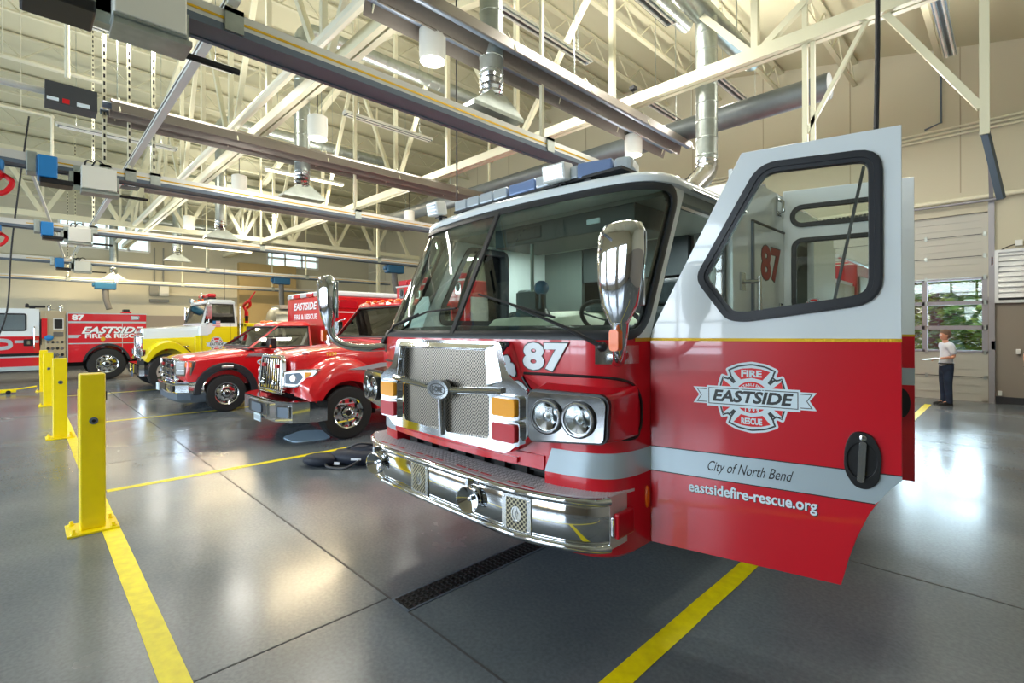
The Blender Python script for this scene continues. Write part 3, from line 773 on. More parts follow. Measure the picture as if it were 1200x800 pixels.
# ---- light bar and scene lights on the roof
lbz = 2.695
lb = MB(M['black']).box(-.69, 1.0, .64, .86, lbz, lbz + .018).box(-.6, -.55, .66, .84, lbz - .03, lbz).box(.7, .75, .66, .84, lbz - .03, lbz).build('light_bar', None, eng, smooth=0)
for i in range(4):
    x = -.67 + i * .165; MB(M['clear_lens']).box(x, x + .15, .63, .85, lbz + .016, lbz + .1).build('light_module', None, lb, smooth=0, bevel=.012)
MB(M['blue_lens']).box(.0, .27, .63, .85, lbz + .016, lbz + .1).build('light_module', None, lb, smooth=0, bevel=.012)
for x0, x1, m_ in ((.28, .42, 'clear_lens'), (.56, .66, 'clear_lens')): MB(M[m_]).box(x0, x1, .63, .85, lbz + .016, lbz + .1).build('light_module', None, lb, smooth=0, bevel=.012)
T = Matrix.Translation((.66, .63, 0)) @ Matrix.Rotation(R(16), 4, 'Z')
MB(M['blue_lens']).box(.0, .24, 0, .2, lbz + .005, lbz + .11, T).build('light_module', None, lb, smooth=0, bevel=.012)
MB(M['clear_lens']).box(.245, .37, .0, .2, lbz + .005, lbz + .11, T).build('light_module', None, lb, smooth=0, bevel=.03)
for x, z, w in ((-.885, 2.715, .07), (.515, 2.715, .092)):
    T = Matrix.Translation((x, .60, z)) @ Matrix.Rotation(R(8 if x > 0 else 10), 4, 'X') @ Matrix.Rotation(R(8), 4, 'Z')
    sl = MB(M['fl_body']).box(-w, w, -.05, .07, -.012, .105, T).build('scene_light', None, eng, smooth=0, bevel=.012)
    MB(M['black']).cyl((x, .64, 2.65), (x, .64, 2.715), .018).box(x - .05, x + .05, .62, .68, 2.69, 2.70).build('bracket', None, sl)
    mb = MB(M['lamp_bowl']).box(-w + .016, w - .016, -.054, -.045, .004, .09, T)
    mb.use(M['clear_lens'])
    for i in range(3): mb.box(-w + .02, w - .02, -.058, -.05, .01 + .027 * i, .03 + .027 * i, T)
    mb.build('lamp_face', None, sl, smooth=0)
# ---- side walls of the cab behind the front corner
mb = MB(M['red']); Ts = frame((HW, 0, 0), (0, 1, 0), (0, 0, 1))     # local x = y, normal +X
def side(mb, s, outer, holes, th=.06):
    T = frame((s * HW, 0, 0), (0, s, 0), (0, 0, 1)); f = (lambda l: l if s > 0 else [(-a, b) for a, b in reversed(l)])
    return mb.extrude([f(outer)] + [f(h) for h in holes], T, -th, 0)
arch = [(4.0, .456)] + []
wheel_y, wheel_r = 2.42, .54
arc_pts = [(wheel_y + .66 * math.cos(a), max(.456, .52 + .66 * math.sin(a))) for a in [PI - PI * i / 16 for i in range(17)]]
for s in (1, -1):
    y0 = 1.8 if s > 0 else .594
    low = [(y0, 1.645), (y0, .99 if s > 0 else .456)] + ([p for p in arc_pts if p[0] > y0] if s > 0 else arc_pts) + [(4.85, .456), (4.85, 1.645)]
    if s > 0: low = [(1.8, 1.645), (1.8, arc_pts[2][1])] + [p for p in arc_pts if p[0] > 1.8] + [(2.96, .456), (2.96, 1.645)]
    mb = MB(M['red']); side(mb, s, low, [])
    up = [(y0, 1.645), (2.96 if s > 0 else 4.85, 1.645), (2.96 if s > 0 else 4.85, 2.63), (y0 if s > 0 else 1.09, 2.63)]
    holes = [] if s > 0 else [round_poly([(.85, 1.76), (1.72, 1.76), (1.72, 2.5), (1.2, 2.5), (.87, 1.9)], .06), rrect(3.0, 3.9, 1.85, 2.45, .06)]
    mb.use(M['white']); side(mb, s, up, holes)
    if s > 0: mb.box(HW - .06, HW, 3.95, 4.85, .456, 2.63)
    mb.build('cab_side', None, eng, smooth=30)
    for h in holes:
        mb = MB(M['seal']); side(mb, s, inset(h, -.03), [inset(h, .02)], .07); sw = mb.build('side_window', None, eng, smooth=30)
        mb = MB(M['glass_clear']); side(mb, s, h, [], .006); mb.build('pane', None, sw, smooth=0)
mb = MB(M['silver']); side(mb, 1, [(1.83, .877), (2.0, 1.016), (1.83, 1.016)], [], .001)
for s, a, b in ((-1, .6, 4.84),):
    T = frame((s * HW, 0, 0), (0, s, 0), (0, 0, 1)); mb = MB(M['silver']).extrude([[(-b, .98), (-a, .98), (-a, 1.1), (-b, 1.1)]], T, 0, .002)
    mb.build('side_stripe', None, eng, smooth=0)
# compartment in the side between the two doors, with its number
cd = MB(M['white']).box(HW - .004, HW + .012, 2.2, 2.945, 1.70, 2.555).build('compartment_door', None, eng, smooth=0, bevel=.004)
MB(M['alu_dark']).box(HW, HW + .018, 2.17, 2.2, 1.68, 2.56).build('piano_hinge', None, cd, smooth=0)
MB(M['black']).box(HW, HW + .02, 2.17, 2.95, 2.556, 2.572).build('door_gasket', None, cd, smooth=0)
T = frame((HW + .012, 2.60, 2.235), (0, 1, 0), (0, 0, 1)); mb = MB(M['letter_dark']); text_into(mb, '87', .39, T, .001, bold=.019, width=.5)
mb.use(M['letter_red']); text_into(mb, '87', .38, T, .0025, bold=.013, width=.485); mb.build('door_number', None, cd, smooth=0)['label'] = 'red number on the compartment door'
def latch(p, parent):
    mb = MB(M['chrome']).box(p[0], p[0] + .02, p[1] - .05, p[1] + .05, p[2] - .09, p[2] + .09); mb.tube([(p[0] + .02, p[1] - .03, p[2] + .06), (p[0] + .06, p[1] - .03, p[2] + .03), (p[0] + .06, p[1] - .03, p[2] - .05), (p[0] + .02, p[1] - .03, p[2] - .07)], .016, 8)
    return mb.build('door_latch', None, parent, bevel=.006)
latch((HW, 2.80, 2.78), eng); latch((HW + .01, 2.84, 1.83), cd)
MB(M['white']).box(HW - .03, HW, 1.8, 2.96, 2.63, 2.9).build('upper_panel', None, eng, smooth=0)
mb = MB(M['chrome_soft']).tube([(HW + .1, 2.07, .95), (HW + .1, 2.07, 2.10)], .018, 12).tube([(HW, 1.98, 2.06), (HW + .1, 2.07, 2.06)], .016, 8).box(HW, HW + .015, 1.93, 2.02, 1.99, 2.13).tube([(HW, 1.98, 1.0), (HW + .1, 2.07, 1.0)], .016, 8)
mb.build('grab_rail', None, eng)
# door jamb of the front opening: frame, rail, step
mb = MB(M['int_light']).box(HW - .1, HW - .06, 1.72, 1.8, .7, 2.6).box(HW - .09, HW - .03, 1.0, 1.8, 2.52, 2.6)
mb.use(M['chrome_soft']).box(HW - .05, HW - .035, 1.05, 1.8, 2.48, 2.5).use(M['tread']).box(HW - .3, HW, .6, 1.75, .46, .49)
mb.use(M['black']).box(HW - .08, HW - .04, 1.74, 1.78, .7, 2.5); mb.build('door_jamb', None, eng, smooth=0)
# ---- inside of the cab
mb = MB(M['int_dark']).box(-1.16, 1.16, .59, 4.8, .62, .70).use(M['int_grey']).box(-1.16, 1.16, 4.75, 4.82, .7, 2.6)
mb.box(-1.16, -.62, 2.35, 2.4, .7, 2.6).box(.66, 1.16, 2.35, 2.4, .7, 2.6).use(M['int_light']).box(-1.14, 1.14, .95, 4.8, 2.56, 2.6)
mb.use(M['int_dark']).box(-.6, .6, 2.35, 2.42, 2.2, 2.6); mb.build('cab_lining', None, eng, smooth=0)
mb = MB(M['int_dark']); dash = []
for t, z, dy in ((0, 1.645, .0), (.35, 1.70, .1), (.7, 1.72, .22), (1, 1.66, .33)):
    dash.append([S(-UL * .96 + 2 * UL * .96 * i / 40, 1.645, -.05 - t * .0) + V((0, dy + .02, z - 1.645)) for i in range(41)])
mb.loft(dash, closed=False, caps=False); mb.box(-1.1, 1.1, .45, .62, .7, 1.66)
mb.build('dashboard', None, eng, smooth=50)
mb = MB(M['int_cream']); rs = []
for y, w, zt in ((.62, .42, 1.66), (.8, .46, 1.78), (1.6, .50, 1.86), (2.3, .46, 1.80)):
    rs.append([V(p) for p in ((-w - .08, y, .7), (w + .08, y, .7), (w, y, zt - .12), (w - .1, y, zt), (-w + .1, y, zt), (-w, y, zt - .12))])
mb.loft(rs).build('engine_cover', None, eng, smooth=40, bevel=.03)
for x in (.80, -.80):
    st = MB(M['seat']).box(x - .25, x + .25, 1.15, 1.68, 1.02, 1.2).build('seat', None, eng, smooth=30, bevel=.05, seg=3)
    MB(M['seat']).box(x - .25, x + .25, 1.6, 1.78, 1.18, 1.88).build('seat_back', None, st, smooth=30, bevel=.06, seg=3)
    MB(M['seat']).box(x - .14, x + .14, 1.64, 1.76, 1.9, 2.1).build('headrest', None, st, smooth=30, bevel=.04, seg=3)
    MB(M['black']).box(x - .2, x + .2, 1.2, 1.6, .7, 1.02).build('seat_base', None, st, smooth=0)
T = Matrix.Translation((.78, .86, 1.74)) @ Matrix.Rotation(R(-38), 4, 'X')
ringp = [T @ V((.225 * math.cos(a), .225 * math.sin(a), 0)) for a in [2 * PI * i / 36 for i in range(36)]]
mb = MB(M['black']).tube(ringp, .016, 8, closed=True).cyl(T @ V((0, 0, -.25)), T @ V((0, 0, .02)), .04, .05)
for a in (90, 210, 330): mb.bar(T @ V((0, 0, 0)), T @ V((.22 * math.cos(R(a)), .22 * math.sin(R(a)), 0)), .03, .012)
mb.build('steering_wheel', None, eng)
mb = MB(M['int_dark']).box(-.5, .9, .95, 1.5, 2.40, 2.56).use(M['black']).box(-.35, .05, .94, .955, 2.43, 2.53).use(M['letter_white']).box(.5, .62, .94, .955, 2.46, 2.5)
mb.build('overhead_console', None, eng, smooth=0, bevel=.02)
mb = MB(M['black']).tube(catmull([(-1.08, 1.35, 2.5), (-1.02, 1.2, 2.45), (-1.0, 1.05, 2.2), (-1.08, 1.0, 1.9)], 5), .02, 8).build('grab_handle', None, eng)
T = frame((-.93, .46, 1.83), (.99, -.1, 0), (0, .35, 1))
MB(M['letter_white']).extrude([[(-.12, -.14), (.12, -.14), (.12, .08), (.05, .16), (-.05, .16), (-.12, .08)]], T, 0, .006).build('dashboard_card', None, eng, smooth=0)['label'] = 'pale card standing on the dashboard'
mb = MB(M['blue_dark']).sphere((.02, .98, 2.03), .06).use(M['black']).cyl((.02, .98, 1.85), (.02, .98, 1.98), .03).cyl((.02, .98, 1.78), (.02, .98, 1.86), .09, .05); mb.build('radio_headset', None, eng)
mb = MB(M['int_light']).cyl((-.1, 1.0, 1.78), (-.1, 1.0, 2.45), .016).use(M['int_dark']).box(-.24, -.02, .95, 1.08, 1.8, 2.0); mb.build('radio_pedestal', None, eng)
MB(M['seat']).tube(catmull([(.55, 1.5, 1.9), (.3, 1.3, 1.87), (.15, 1.5, 1.88)], 5), .05, 8).build('seat_belt_bundle', None, eng)
for x in (-.6, .6):  # lamps added to brighten the cab interior; no dome lamp is seen
    MB(M['fl_body']).box(x - .12, x + .12, 1.7, 1.78, 2.535, 2.56).build('cab_fill_housing', None, eng, smooth=0)
    l = bpy.data.lights.new('cab_fill_light', 'AREA'); l.size = .22; l.energy = 10; l.color = (.93, 1, .97)
    o = bpy.data.objects.new('cab_fill_light', l); COL.objects.link(o); o.location = (FX + x, FY + 1.74, 2.53)
# ---- wheels
def wheel(parent, c, r, w, out, name='wheel', rim='chrome', holes=10, rr=.56, dish=.0):
    """a wheel at c whose outer face looks along out (+1 / -1 on x); r tyre radius, w width"""
    ax = V((out, 0, 0)); h = w / 2
    prof = [(r * .60, -h), (r * .80, -h), (r * .94, -h * .96), (r, -h * .72), (r, h * .72), (r * .94, h * .96), (r * .80, h), (r * .60, h), (r * .58, h * .8), (r * .58, -h * .8)]
    mb = MB(M['rubber']).revolve(prof + [prof[0]], (0, 0, 0), ax, 40, caps=False)
    for i in range(36):
        a = 2 * PI * i / 36; p = V((0, math.cos(a), math.sin(a))) * r * 1.0
        mb.bar(p + ax * -h * .6, p + ax * -h * .1, r * .03, r * .016, up=p).bar(p + ax * h * .1, p + ax * h * .6, r * .03, r * .016, up=p)
    t = mb.build(name, None, parent); t.location = c
    q = r * .6
    mb = MB(M[rim]).revolve([(q, h * .86), (q * .97, h * .98), (q * .9, h * .9), (q * .84, h * .45), (q * .62, h * (.55 + dish)), (q * .40, h * (.6 + dish)), (q * .38, h * .3), (0, h * .3)], (0, 0, 0), ax, 40, caps=False)
    mb.use(M['black'])
    for i in range(holes):
        a = 2 * PI * i / holes; p = ax * h * (.5 + dish * .6) + V((0, math.cos(a), math.sin(a))) * q * .73
        mb.revolve([(q * .095, 0), (q * .095, h * .06), (q * .07, h * .07), (0, h * .07)], p, ax, 10)
    mb.build('rim', None, t)
    mb = MB(M[rim]).revolve([(q * .36, h * (.55 + dish)), (q * .34, h * (.8 + dish)), (q * .24, h * (.95 + dish)), (q * .2, h * (1. + dish)), (0, h * (1. + dish))], (0, 0, 0), ax, 24)
    for i in range(holes):
        a = 2 * PI * (i + .5) / holes; p = ax * h * (.55 + dish) + V((0, math.cos(a), math.sin(a))) * q * .48; mb.cyl(p, p + ax * h * .22, q * .045, seg=6)
    mb.use(M['black']).revolve([(q * .19, h * (1.0 + dish)), (0, h * (1.02 + dish))], (0, 0, 0), ax, 16)
    mb.build('hub', None, t)
    return t
for s in (1, -1):
    wheel(eng, (s * 1.02, wheel_y, .53), .53, .3, s); wheel(eng, (s * 1.0, 7.4, .53), .53, .46, s)
MB(M['dark']).box(-.45, .45, .6, 9.0, .5, .7).cyl((-1.0, wheel_y, .53), (1.0, wheel_y, .53), .07).cyl((-1, 7.4, .53), (1, 7.4, .53), .08).build('chassis', None, eng)
# ---- body behind the cab
mb = MB(M['red']).box(-HW, HW, 6.0, 9.4, .75, 2.55).box(-HW, HW, 6.0, 6.7, .5, .75).box(-HW, HW, 8.1, 9.4, .5, .75)
mb.use(M['alu']).box(HW, HW + .02, 6.1, 7.0, .95, 2.4).box(HW, HW + .02, 7.1, 8.1, 1.3, 2.4).box(HW, HW + .02, 8.2, 9.3, .6, 2.4).box(-HW - .02, -HW, 6.1, 9.3, 1.3, 2.4)
mb.build('body', None, eng, smooth=0, bevel=.01)
mb = MB(M['tread']).box(-HW + .05, HW - .05, 4.95, 6.0, .55, 2.3); mb.use(M['tan_panel']).box(HW - .05, HW - .02, 5.0, 5.95, .8, 2.25)
for i in range(6):
    mb.use(M['chrome']).revolve([(.05, 0), (.05, .04), (0, .05)], (HW - .02, 5.12 + .14 * i, 1.9), (1, 0, 0), 14)
    mb.use(M['black']).revolve([(.07, 0), (.06, .07), (0, .08)], (HW - .02, 5.15 + .15 * (i % 5), 1.2 + .25 * (i % 2)), (1, 0, 0), 14)
mb.build('pump_panel', None, eng, smooth=30)
mb = MB(M['chrome_soft'])
for x in (HW - .1, HW - .45): mb.tube([(x, 5.4, 2.62), (x, 9.2, 2.62)], .03, 8)
for i in range(11): mb.tube([(HW - .1, 5.6 + i * .34, 2.62), (HW - .45, 5.6 + i * .34, 2.62)], .018, 8)
mb.build('ladder', None, eng)
# ---- emblem used on the doors
def emblem(parent, T, k=1., simple=False, name='emblem'):
    mb = MB(M['emblem_white']); sc_ = lambda l: [(a * k, b * k) for a, b in l]
    q = [(-.128, .148), (-.07, .176), (0, .188), (.07, .176), (.128, .148), (.112, .105), (.148, .122), (.166, .06), (.171, 0), (.166, -.06), (.148, -.122), (.112, -.105), (.128, -.148), (.07, -.176), (0, -.188), (-.07, -.176), (-.128, -.148), (-.112, -.105), (-.148, -.122), (-.166, -.06), (-.171, 0), (-.166, .06), (-.148, .122), (-.112, .105)][::-1]
    cr = round_poly(sc_(q), .014 * k, 3)
    L = [0]
    def lay(loops, m, step=.0006):
        L[0] += step; mb.use(M[m]).extrude(loops, T, 0, L[0])
    lay([cr], 'emblem_white')
    lay([inset(cr, .011 * k), inset(cr, .019 * k)], 'letter_dark')
    for s in (1, -1):
        lay([sc_([(-.088, .136 * s), (-.045, .15 * s), (0, .154 * s), (.045, .15 * s), (.088, .136 * s), (.052, .092 * s), (0, .103 * s), (-.052, .092 * s)])], 'emblem_red', .00001)
        lay([sc_([(.138 * s, .088), (.148 * s, .04), (.15 * s, 0), (.148 * s, -.04), (.138 * s, -.088), (.09 * s, -.045), (.09 * s, .045)])], 'emblem_red', .00001)
        for t in (1, -1):
            zz = [(.075 * s, .078 * t), (.10 * s, .118 * t), (.098 * s, .095 * t), (.118 * s, .1 * t), (.088 * s, .068 * t)]; lay([sc_(zz)], 'letter_dark', .00001)
    lay([ell(.1 * k, .1 * k)], 'emblem_white'); lay([ell(.083 * k, .083 * k)], 'emblem_red')
    for s in (1, -1):
        tl = [(.19 * s, .042), (.292 * s, .042), (.262 * s, .0), (.292 * s, -.047), (.19 * s, -.047)]; lay([sc_(tl)], 'emblem_white', .0003)
        tb = [(.2 * s, .034), (.275 * s, .034), (.252 * s, -.002), (.275 * s, -.039), (.2 * s, -.039)]; lay([sc_(tb), inset(sc_(tb), .004 * k)], 'letter_dark', .0003)
    lay([sc_([(-.222, -.058), (.222, -.058), (.222, .052), (-.222, .052)])], 'emblem_white', .0004)
    bn = [(-.213, -.046), (.213, -.046), (.213, .042), (-.213, .042)]
    lay([sc_(bn), inset(sc_(bn), .004 * k)], 'letter_dark', .0002)
    d = L[0]
    mb.use(M['letter_dark']); text_into(mb, 'EASTSIDE', .083 * k, T @ Matrix.Translation((0, -.003 * k, 0)), d, bold=.003 * k, shear=.22, width=.385 * k)
    if not simple:
        mb.use(M['emblem_white']); text_into(mb, 'FIRE', .047 * k, T @ Matrix.Translation((0, .123 * k, 0)), d, bold=.002 * k, width=.098 * k)
        text_into(mb, 'RESCUE', .043 * k, T @ Matrix.Translation((0, -.127 * k, 0)), d, bold=.0018 * k, width=.1 * k)
        text_into(mb, '1 9 9 9', .025 * k, T @ Matrix.Translation((0, -.068 * k, 0)), d, bold=.0008 * k)
        for i, c in enumerate('ESTABLISHED'):
            a = R(50 - 10 * i)
            text_into(mb, c, .019 * k, T @ Matrix.Translation((.07 * k * math.sin(-a), .07 * k * math.cos(a) - .004 * k, 0)) @ Matrix.Rotation(a, 4, 'Z'), d, bold=.0006 * k)
    return mb.build(name, None, parent, smooth=0)
# ---- the two open doors
dd = V((.974, .226, 0)).normalized()
TD = frame((HW, .594, 0), dd, (0, 0, 1))
lowp = [(0, .458), (.924, .456), (.955, .591), (.989, .705), (1.035, .822), (1.075, .893), (1.11, .945), (1.158, 1.0), (1.158, 1.641), (0, 1.632)]
upp = [(0, 1.632), (1.158, 1.641), (1.16, 2.627), (.489, 2.627), (.012, 1.69)]
hole_d = round_poly([(1.086, 2.532), (.575, 2.552), (.255, 1.975), (.415, 1.745), (.50, 1.733), (1.086, 1.815)], [.1, .09, .06, .07, .05, .12])
mb = MB(M['red']).extrude([lowp], TD, -.055, 0)
mb.use(M['white']).extrude([upp, inset(hole_d, .02)], TD, -.055, 0)
mb.use(M['int_light']).extrude([inset(lowp, .01)], TD, -.06, -.054)
door = mb.build('cab_door', None, eng, smooth=20, bevel=.004)
mb = MB(M['seal']).extrude([inset(hole_d, -.004), inset(hole_d, .05)], TD, -.03, .012)
mb.extrude([inset(hole_d, .006), inset(hole_d, .03)], TD, .01, .02).build('window_seal', None, door, smooth=25)
MB(M['glass_clear']).extrude([inset(hole_d, .03)], TD, -.02, -.016).build('door_window', None, door, smooth=0)
MB(M['black']).bar(TD @ V((1.02, 2.47, -.035)), TD @ V((.90, 1.83, -.035)), .012).build('window_guide', None, door)
g = [(0, 1.628), (1.158, 1.632), (1.158, 1.648), (0, 1.643)]
MB(M['gold']).extrude([g], TD, 0, .002).build('gold_stripe', None, door, smooth=0)
st_ = [(0, .877), (1.057, .873), (1.075, .893), (1.11, .945), (1.157, 1.0), (1.157, 1.018), (0, 1.016)]
mb = MB(M['silver']).extrude([st_], TD, 0, .0015)
mb.use(M['letter_black']).extrude([[(0, 1.014), (1.157, 1.016), (1.157, 1.021), (0, 1.019)]], TD, 0, .0018).extrude([[(0, .874), (1.055, .870), (1.057, .875), (0, .879)]], TD, 0, .0018)
mb.build('silver_stripe', None, door, smooth=0)
emblem(door, TD @ Matrix.Translation((.534, 1.335, 0)))
text('city_lettering', 'City of North Bend', .078, TD @ Matrix.Translation((.52, .945, 0)), M['letter_black'], door, d=.002, shear=.42, width=.41, bold=.0)
mb = MB(M['letter_dark']); text_into(mb, 'eastsidefire-rescue.org', .08, TD @ Matrix.Translation((.5235, .8115, 0)), .0008, bold=.0022, width=.615)
mb.use(M['emblem_white']); text_into(mb, 'eastsidefire-rescue.org', .08, TD @ Matrix.Translation((.520, .815, 0)), .0018, bold=.0018, width=.613)
mb.build('web_lettering', None, door, smooth=0)
T = TD @ Matrix.Translation((1.005, 1.073, 0)) @ Matrix.Rotation(R(-3), 4, 'Z')
ov = round_poly([(-.04, .135), (.03, .132), (.075, .05), (.072, -.09), (.03, -.135), (-.02, -.13), (-.068, -.06), (-.07, .06)], .05, 5)
hb = MB(M['black']).extrude([ov, ell(.058, .085)], T, 0, .02).extrude([ell(.064, .09)], T, -.002, .003).build('door_handle', None, door, smooth=40, bevel=.007)
mb = MB(M['chrome_soft']).extrude([rrect(-.014, .014, -.1, .092, .012)], T, .02, .036); mb.build('handle_lever', None, door, smooth=30, bevel=.006)
MB(M['chrome']).revolve([(.014, 0), (.014, .006), (.008, .008), (0, .008)], T @ V((0, .108, .019)), T.to_3x3() @ V((0, 0, 1)), 18).build('lock', None, door)
mb = MB(M['black']).box(0, .03, 0, .05, 0, .035); sp = mb.build('door_stop', None, door, smooth=0, bevel=.01); sp.location = TD @ V((1.03, .83, -.09))
mb = MB(M['int_grey']).extrude([rrect(.2, 1.0, 1.1, 1.6, .05)], TD, -.09, -.058).use(M['black']).extrude([rrect(.3, .8, 1.38, 1.43, .02)], TD, -.12, -.085); mb.build('door_lining', None, door, smooth=30)
MB(M['black']).tube([(HW - .03, .60, .5), (HW - .03, .60, 1.64), (HW - .045, 1.07, 2.58)], .018, 8).build('door_gasket', None, door)
# rear crew door
TR = frame((HW, 2.96, 0), dd, (0, 0, 1))
mb = MB(M['red']).extrude([[(0, .45), (.94, .44), (.942, 1.63), (0, 1.632)]], TR, -.055, 0)
w1 = rrect(.075, .82, 2.625, 2.79, .08); w2 = rrect(.085, .82, 1.86, 2.49, .07)
mb.use(M['white']).extrude([[(0, 1.632), (.942, 1.63), (.942, 2.93), (0, 2.95)], w1, w2], TR, -.055, 0)
rd = mb.build('crew_door', None, eng, smooth=20, bevel=.004)
for w in (w1, w2):
    mb = MB(M['seal']).extrude([inset(w, -.02), inset(w, .022)], TR, -.03, .012).build('window_seal', None, rd, smooth=25, bevel=.005)
    MB(M['glass_clear']).extrude([w], TR, -.03, -.026).build('door_window', None, rd, smooth=0)
MB(M['gold']).extrude([[(0, 1.624), (.942, 1.624), (.942, 1.642), (0, 1.642)]], TR, 0, .002).build('gold_stripe', None, rd, smooth=0)
MB(M['silver']).extrude([[(0, 1.226), (.941, 1.226), (.941, 1.366), (0, 1.366)]], TR, 0, .002).build('silver_stripe', None, rd, smooth=0)
T = TR @ Matrix.Translation((.24, 1.90, 0)); emblem(rd, T, .36, True, 'small_emblem')
hb2 = MB(M['black']).extrude([ell(.06, .12)], TR @ Matrix.Translation((.85, 1.08, 0)), 0, .03).build('door_handle', None, rd, smooth=30)
# ================================================================= the other vehicles
def arch_loop(y, z, r, z0, n=14): return [(y + r * math.cos(PI - PI * i / n), max(z0, z + r * math.sin(PI - PI * i / n))) for i in range(n + 1)]
def xsec(y, w, z0, z1, r=.12, crown=.03, n=4, x0=0.):
    """a cross-section at y: flat bottom, rounded upper corners, a crowned top"""
    p = [V((x0 - w, y, z0)), V((x0 + w, y, z0))]
    for i in range(n + 1):
        a = PI / 2 * i / n; p.append(V((x0 + w - r + r * math.cos(a), y, z1 - crown - r + r * math.sin(a))))
    p.append(V((x0, y, z1)))
    for i in range(n + 1):
        a = PI / 2 + PI / 2 * i / n; p.append(V((x0 - w + r + r * math.cos(a), y, z1 - crown - r + r * math.sin(a))))
    return p
def side_panel(mb, x, s, loops, th):
    T = frame((x, 0, 0), (0, s, 0), (0, 0, 1)); f = (lambda l: l if s > 0 else [(-a, b) for a, b in reversed(l)])
    return mb.extrude([f(l) for l in loops], T, -th, 0)
def Tside(x, y, z): return frame((x, y, z), (0, 1, 0), (0, 0, 1))
def Tfront(x, y, z): return frame((x, y, z), (1, 0, 0), (0, 0, 1))
def greenhouse(par, mname, w0, w1, base, top, z0, z1, front_drop=0., side_split=None):
    """cab top: base / top = (y front, y rear) at z0 / z1; half-widths w0, w1. Pillars with real openings, panes set in them"""
    mb = MB(M[mname]); rt = .06
    c0 = [V((-w0, base[0], z0)), V((w0, base[0], z0)), V((w0, base[1], z0)), V((-w0, base[1], z0))]
    c1 = [V((-w1, top[0], z1)), V((w1, top[0], z1)), V((w1, top[1], z1)), V((-w1, top[1], z1))]
    pan = []
    for i, (pl, pt, pb) in enumerate(((.07, .06, .03), (.07, .06, .04), (.09, .06, .04), (.07, .06, .04))):
        a, b, c, d = c0[i], c0[(i + 1) % 4], c1[(i + 1) % 4], c1[i]
        lerp = lambda u, v: (a * (1 - u) + b * u) * (1 - v) + (d * (1 - u) + c * u) * v
        L = (b - a).length; ph = (d - a).length; us = (pl / L, 1 - pl / L); vs = (pb / ph, 1 - pt / ph)
        o = [lerp(0, 0), lerp(1, 0), lerp(1, 1), lerp(0, 1)]; h = [lerp(us[0], vs[0]), lerp(us[1], vs[0]), lerp(us[1], vs[1]), lerp(us[0], vs[1])]
        nrm = (b - a).cross(d - a).normalized()
        vsx = o + h + [p - nrm * .04 for p in o + h]; fs = []
        for k in range(4):
            j = (k + 1) % 4; fs += [(k, j, 4 + j, 4 + k), (8 + j, 8 + k, 12 + k, 12 + j), (4 + k, 4 + j, 12 + j, 12 + k)]
        mb.add(vsx, fs); pan.append((h, nrm))
    g = mb.build('cab_pillars', None, par, smooth=0)
    for i, (h, nrm) in enumerate(pan):
        q = [p - nrm * .012 for p in h]; nm = ('windshield', 'side_window', 'rear_window', 'side_window')[i]
        m2 = MB(M['glass_dark'] if i else M['glass']).add(q + [p - nrm * .006 for p in q], [(0, 1, 2, 3), (7, 6, 5, 4), (0, 4, 5, 1), (1, 5, 6, 2), (2, 6, 7, 3), (3, 7, 4, 0)]); pane = m2.build(nm, None, par, smooth=0)
        MB(M['seal']).tube([p + nrm * .003 for p in h], .014, 6, closed=True).build('window_rubber', None, pane)
    mb = MB(M[mname]); e = .03
    mb.loft([[V((p.x * (1 + e * .6), p.y + (-e if k < 2 else e), z1 - .03)) for k, p in enumerate(c1)], [V((p.x * 1.02, p.y + (-e if k < 2 else e), z1 + .02)) for k, p in enumerate(c1)], [V((p.x * .93, p.y + (.09 if k < 2 else -.06), z1 + .085)) for k, p in enumerate(c1)]])
    rf = mb.build('cab_roof', None, par, smooth=25, bevel=.03, seg=3)
    mb = MB(M['int_dark']).box(-w0 + .05, w0 - .05, base[0] + .1, base[1] - .05, z0 - .5, z0 - .02).box(-w1 + .05, w1 - .05, base[1] - .1, base[1] - .06, z0, z1)
    mb.box(-w0 + .06, w0 - .06, base[0] + .03, base[0] + .35, z0 - .04, z0 + .05); mb.build('cab_interior', None, par, smooth=0)
    for x in (w0 * .5, -w0 * .5):
        mb = MB(M['seat']); ym = base[0] * .42 + base[1] * .58
        mb.box(x - .22, x + .22, ym, ym + .14, z0 - .1, z0 + (z1 - z0) * .62).box(x - .12, x + .12, ym + .02, ym + .12, z0 + (z1 - z0) * .64, z0 + (z1 - z0) * .86); mb.build('seat', None, par, smooth=30, bevel=.04)
    T = Matrix.Translation((w0 * .48, base[0] + .45, z0 + .08)) @ Matrix.Rotation(R(-50), 4, 'X')
    MB(M['black']).tube([T @ V((.19 * math.cos(a), .19 * math.sin(a), 0)) for a in [2 * PI * i / 24 for i in range(24)]], .015, 6, closed=True).build('steering_wheel', None, par)
    return rf

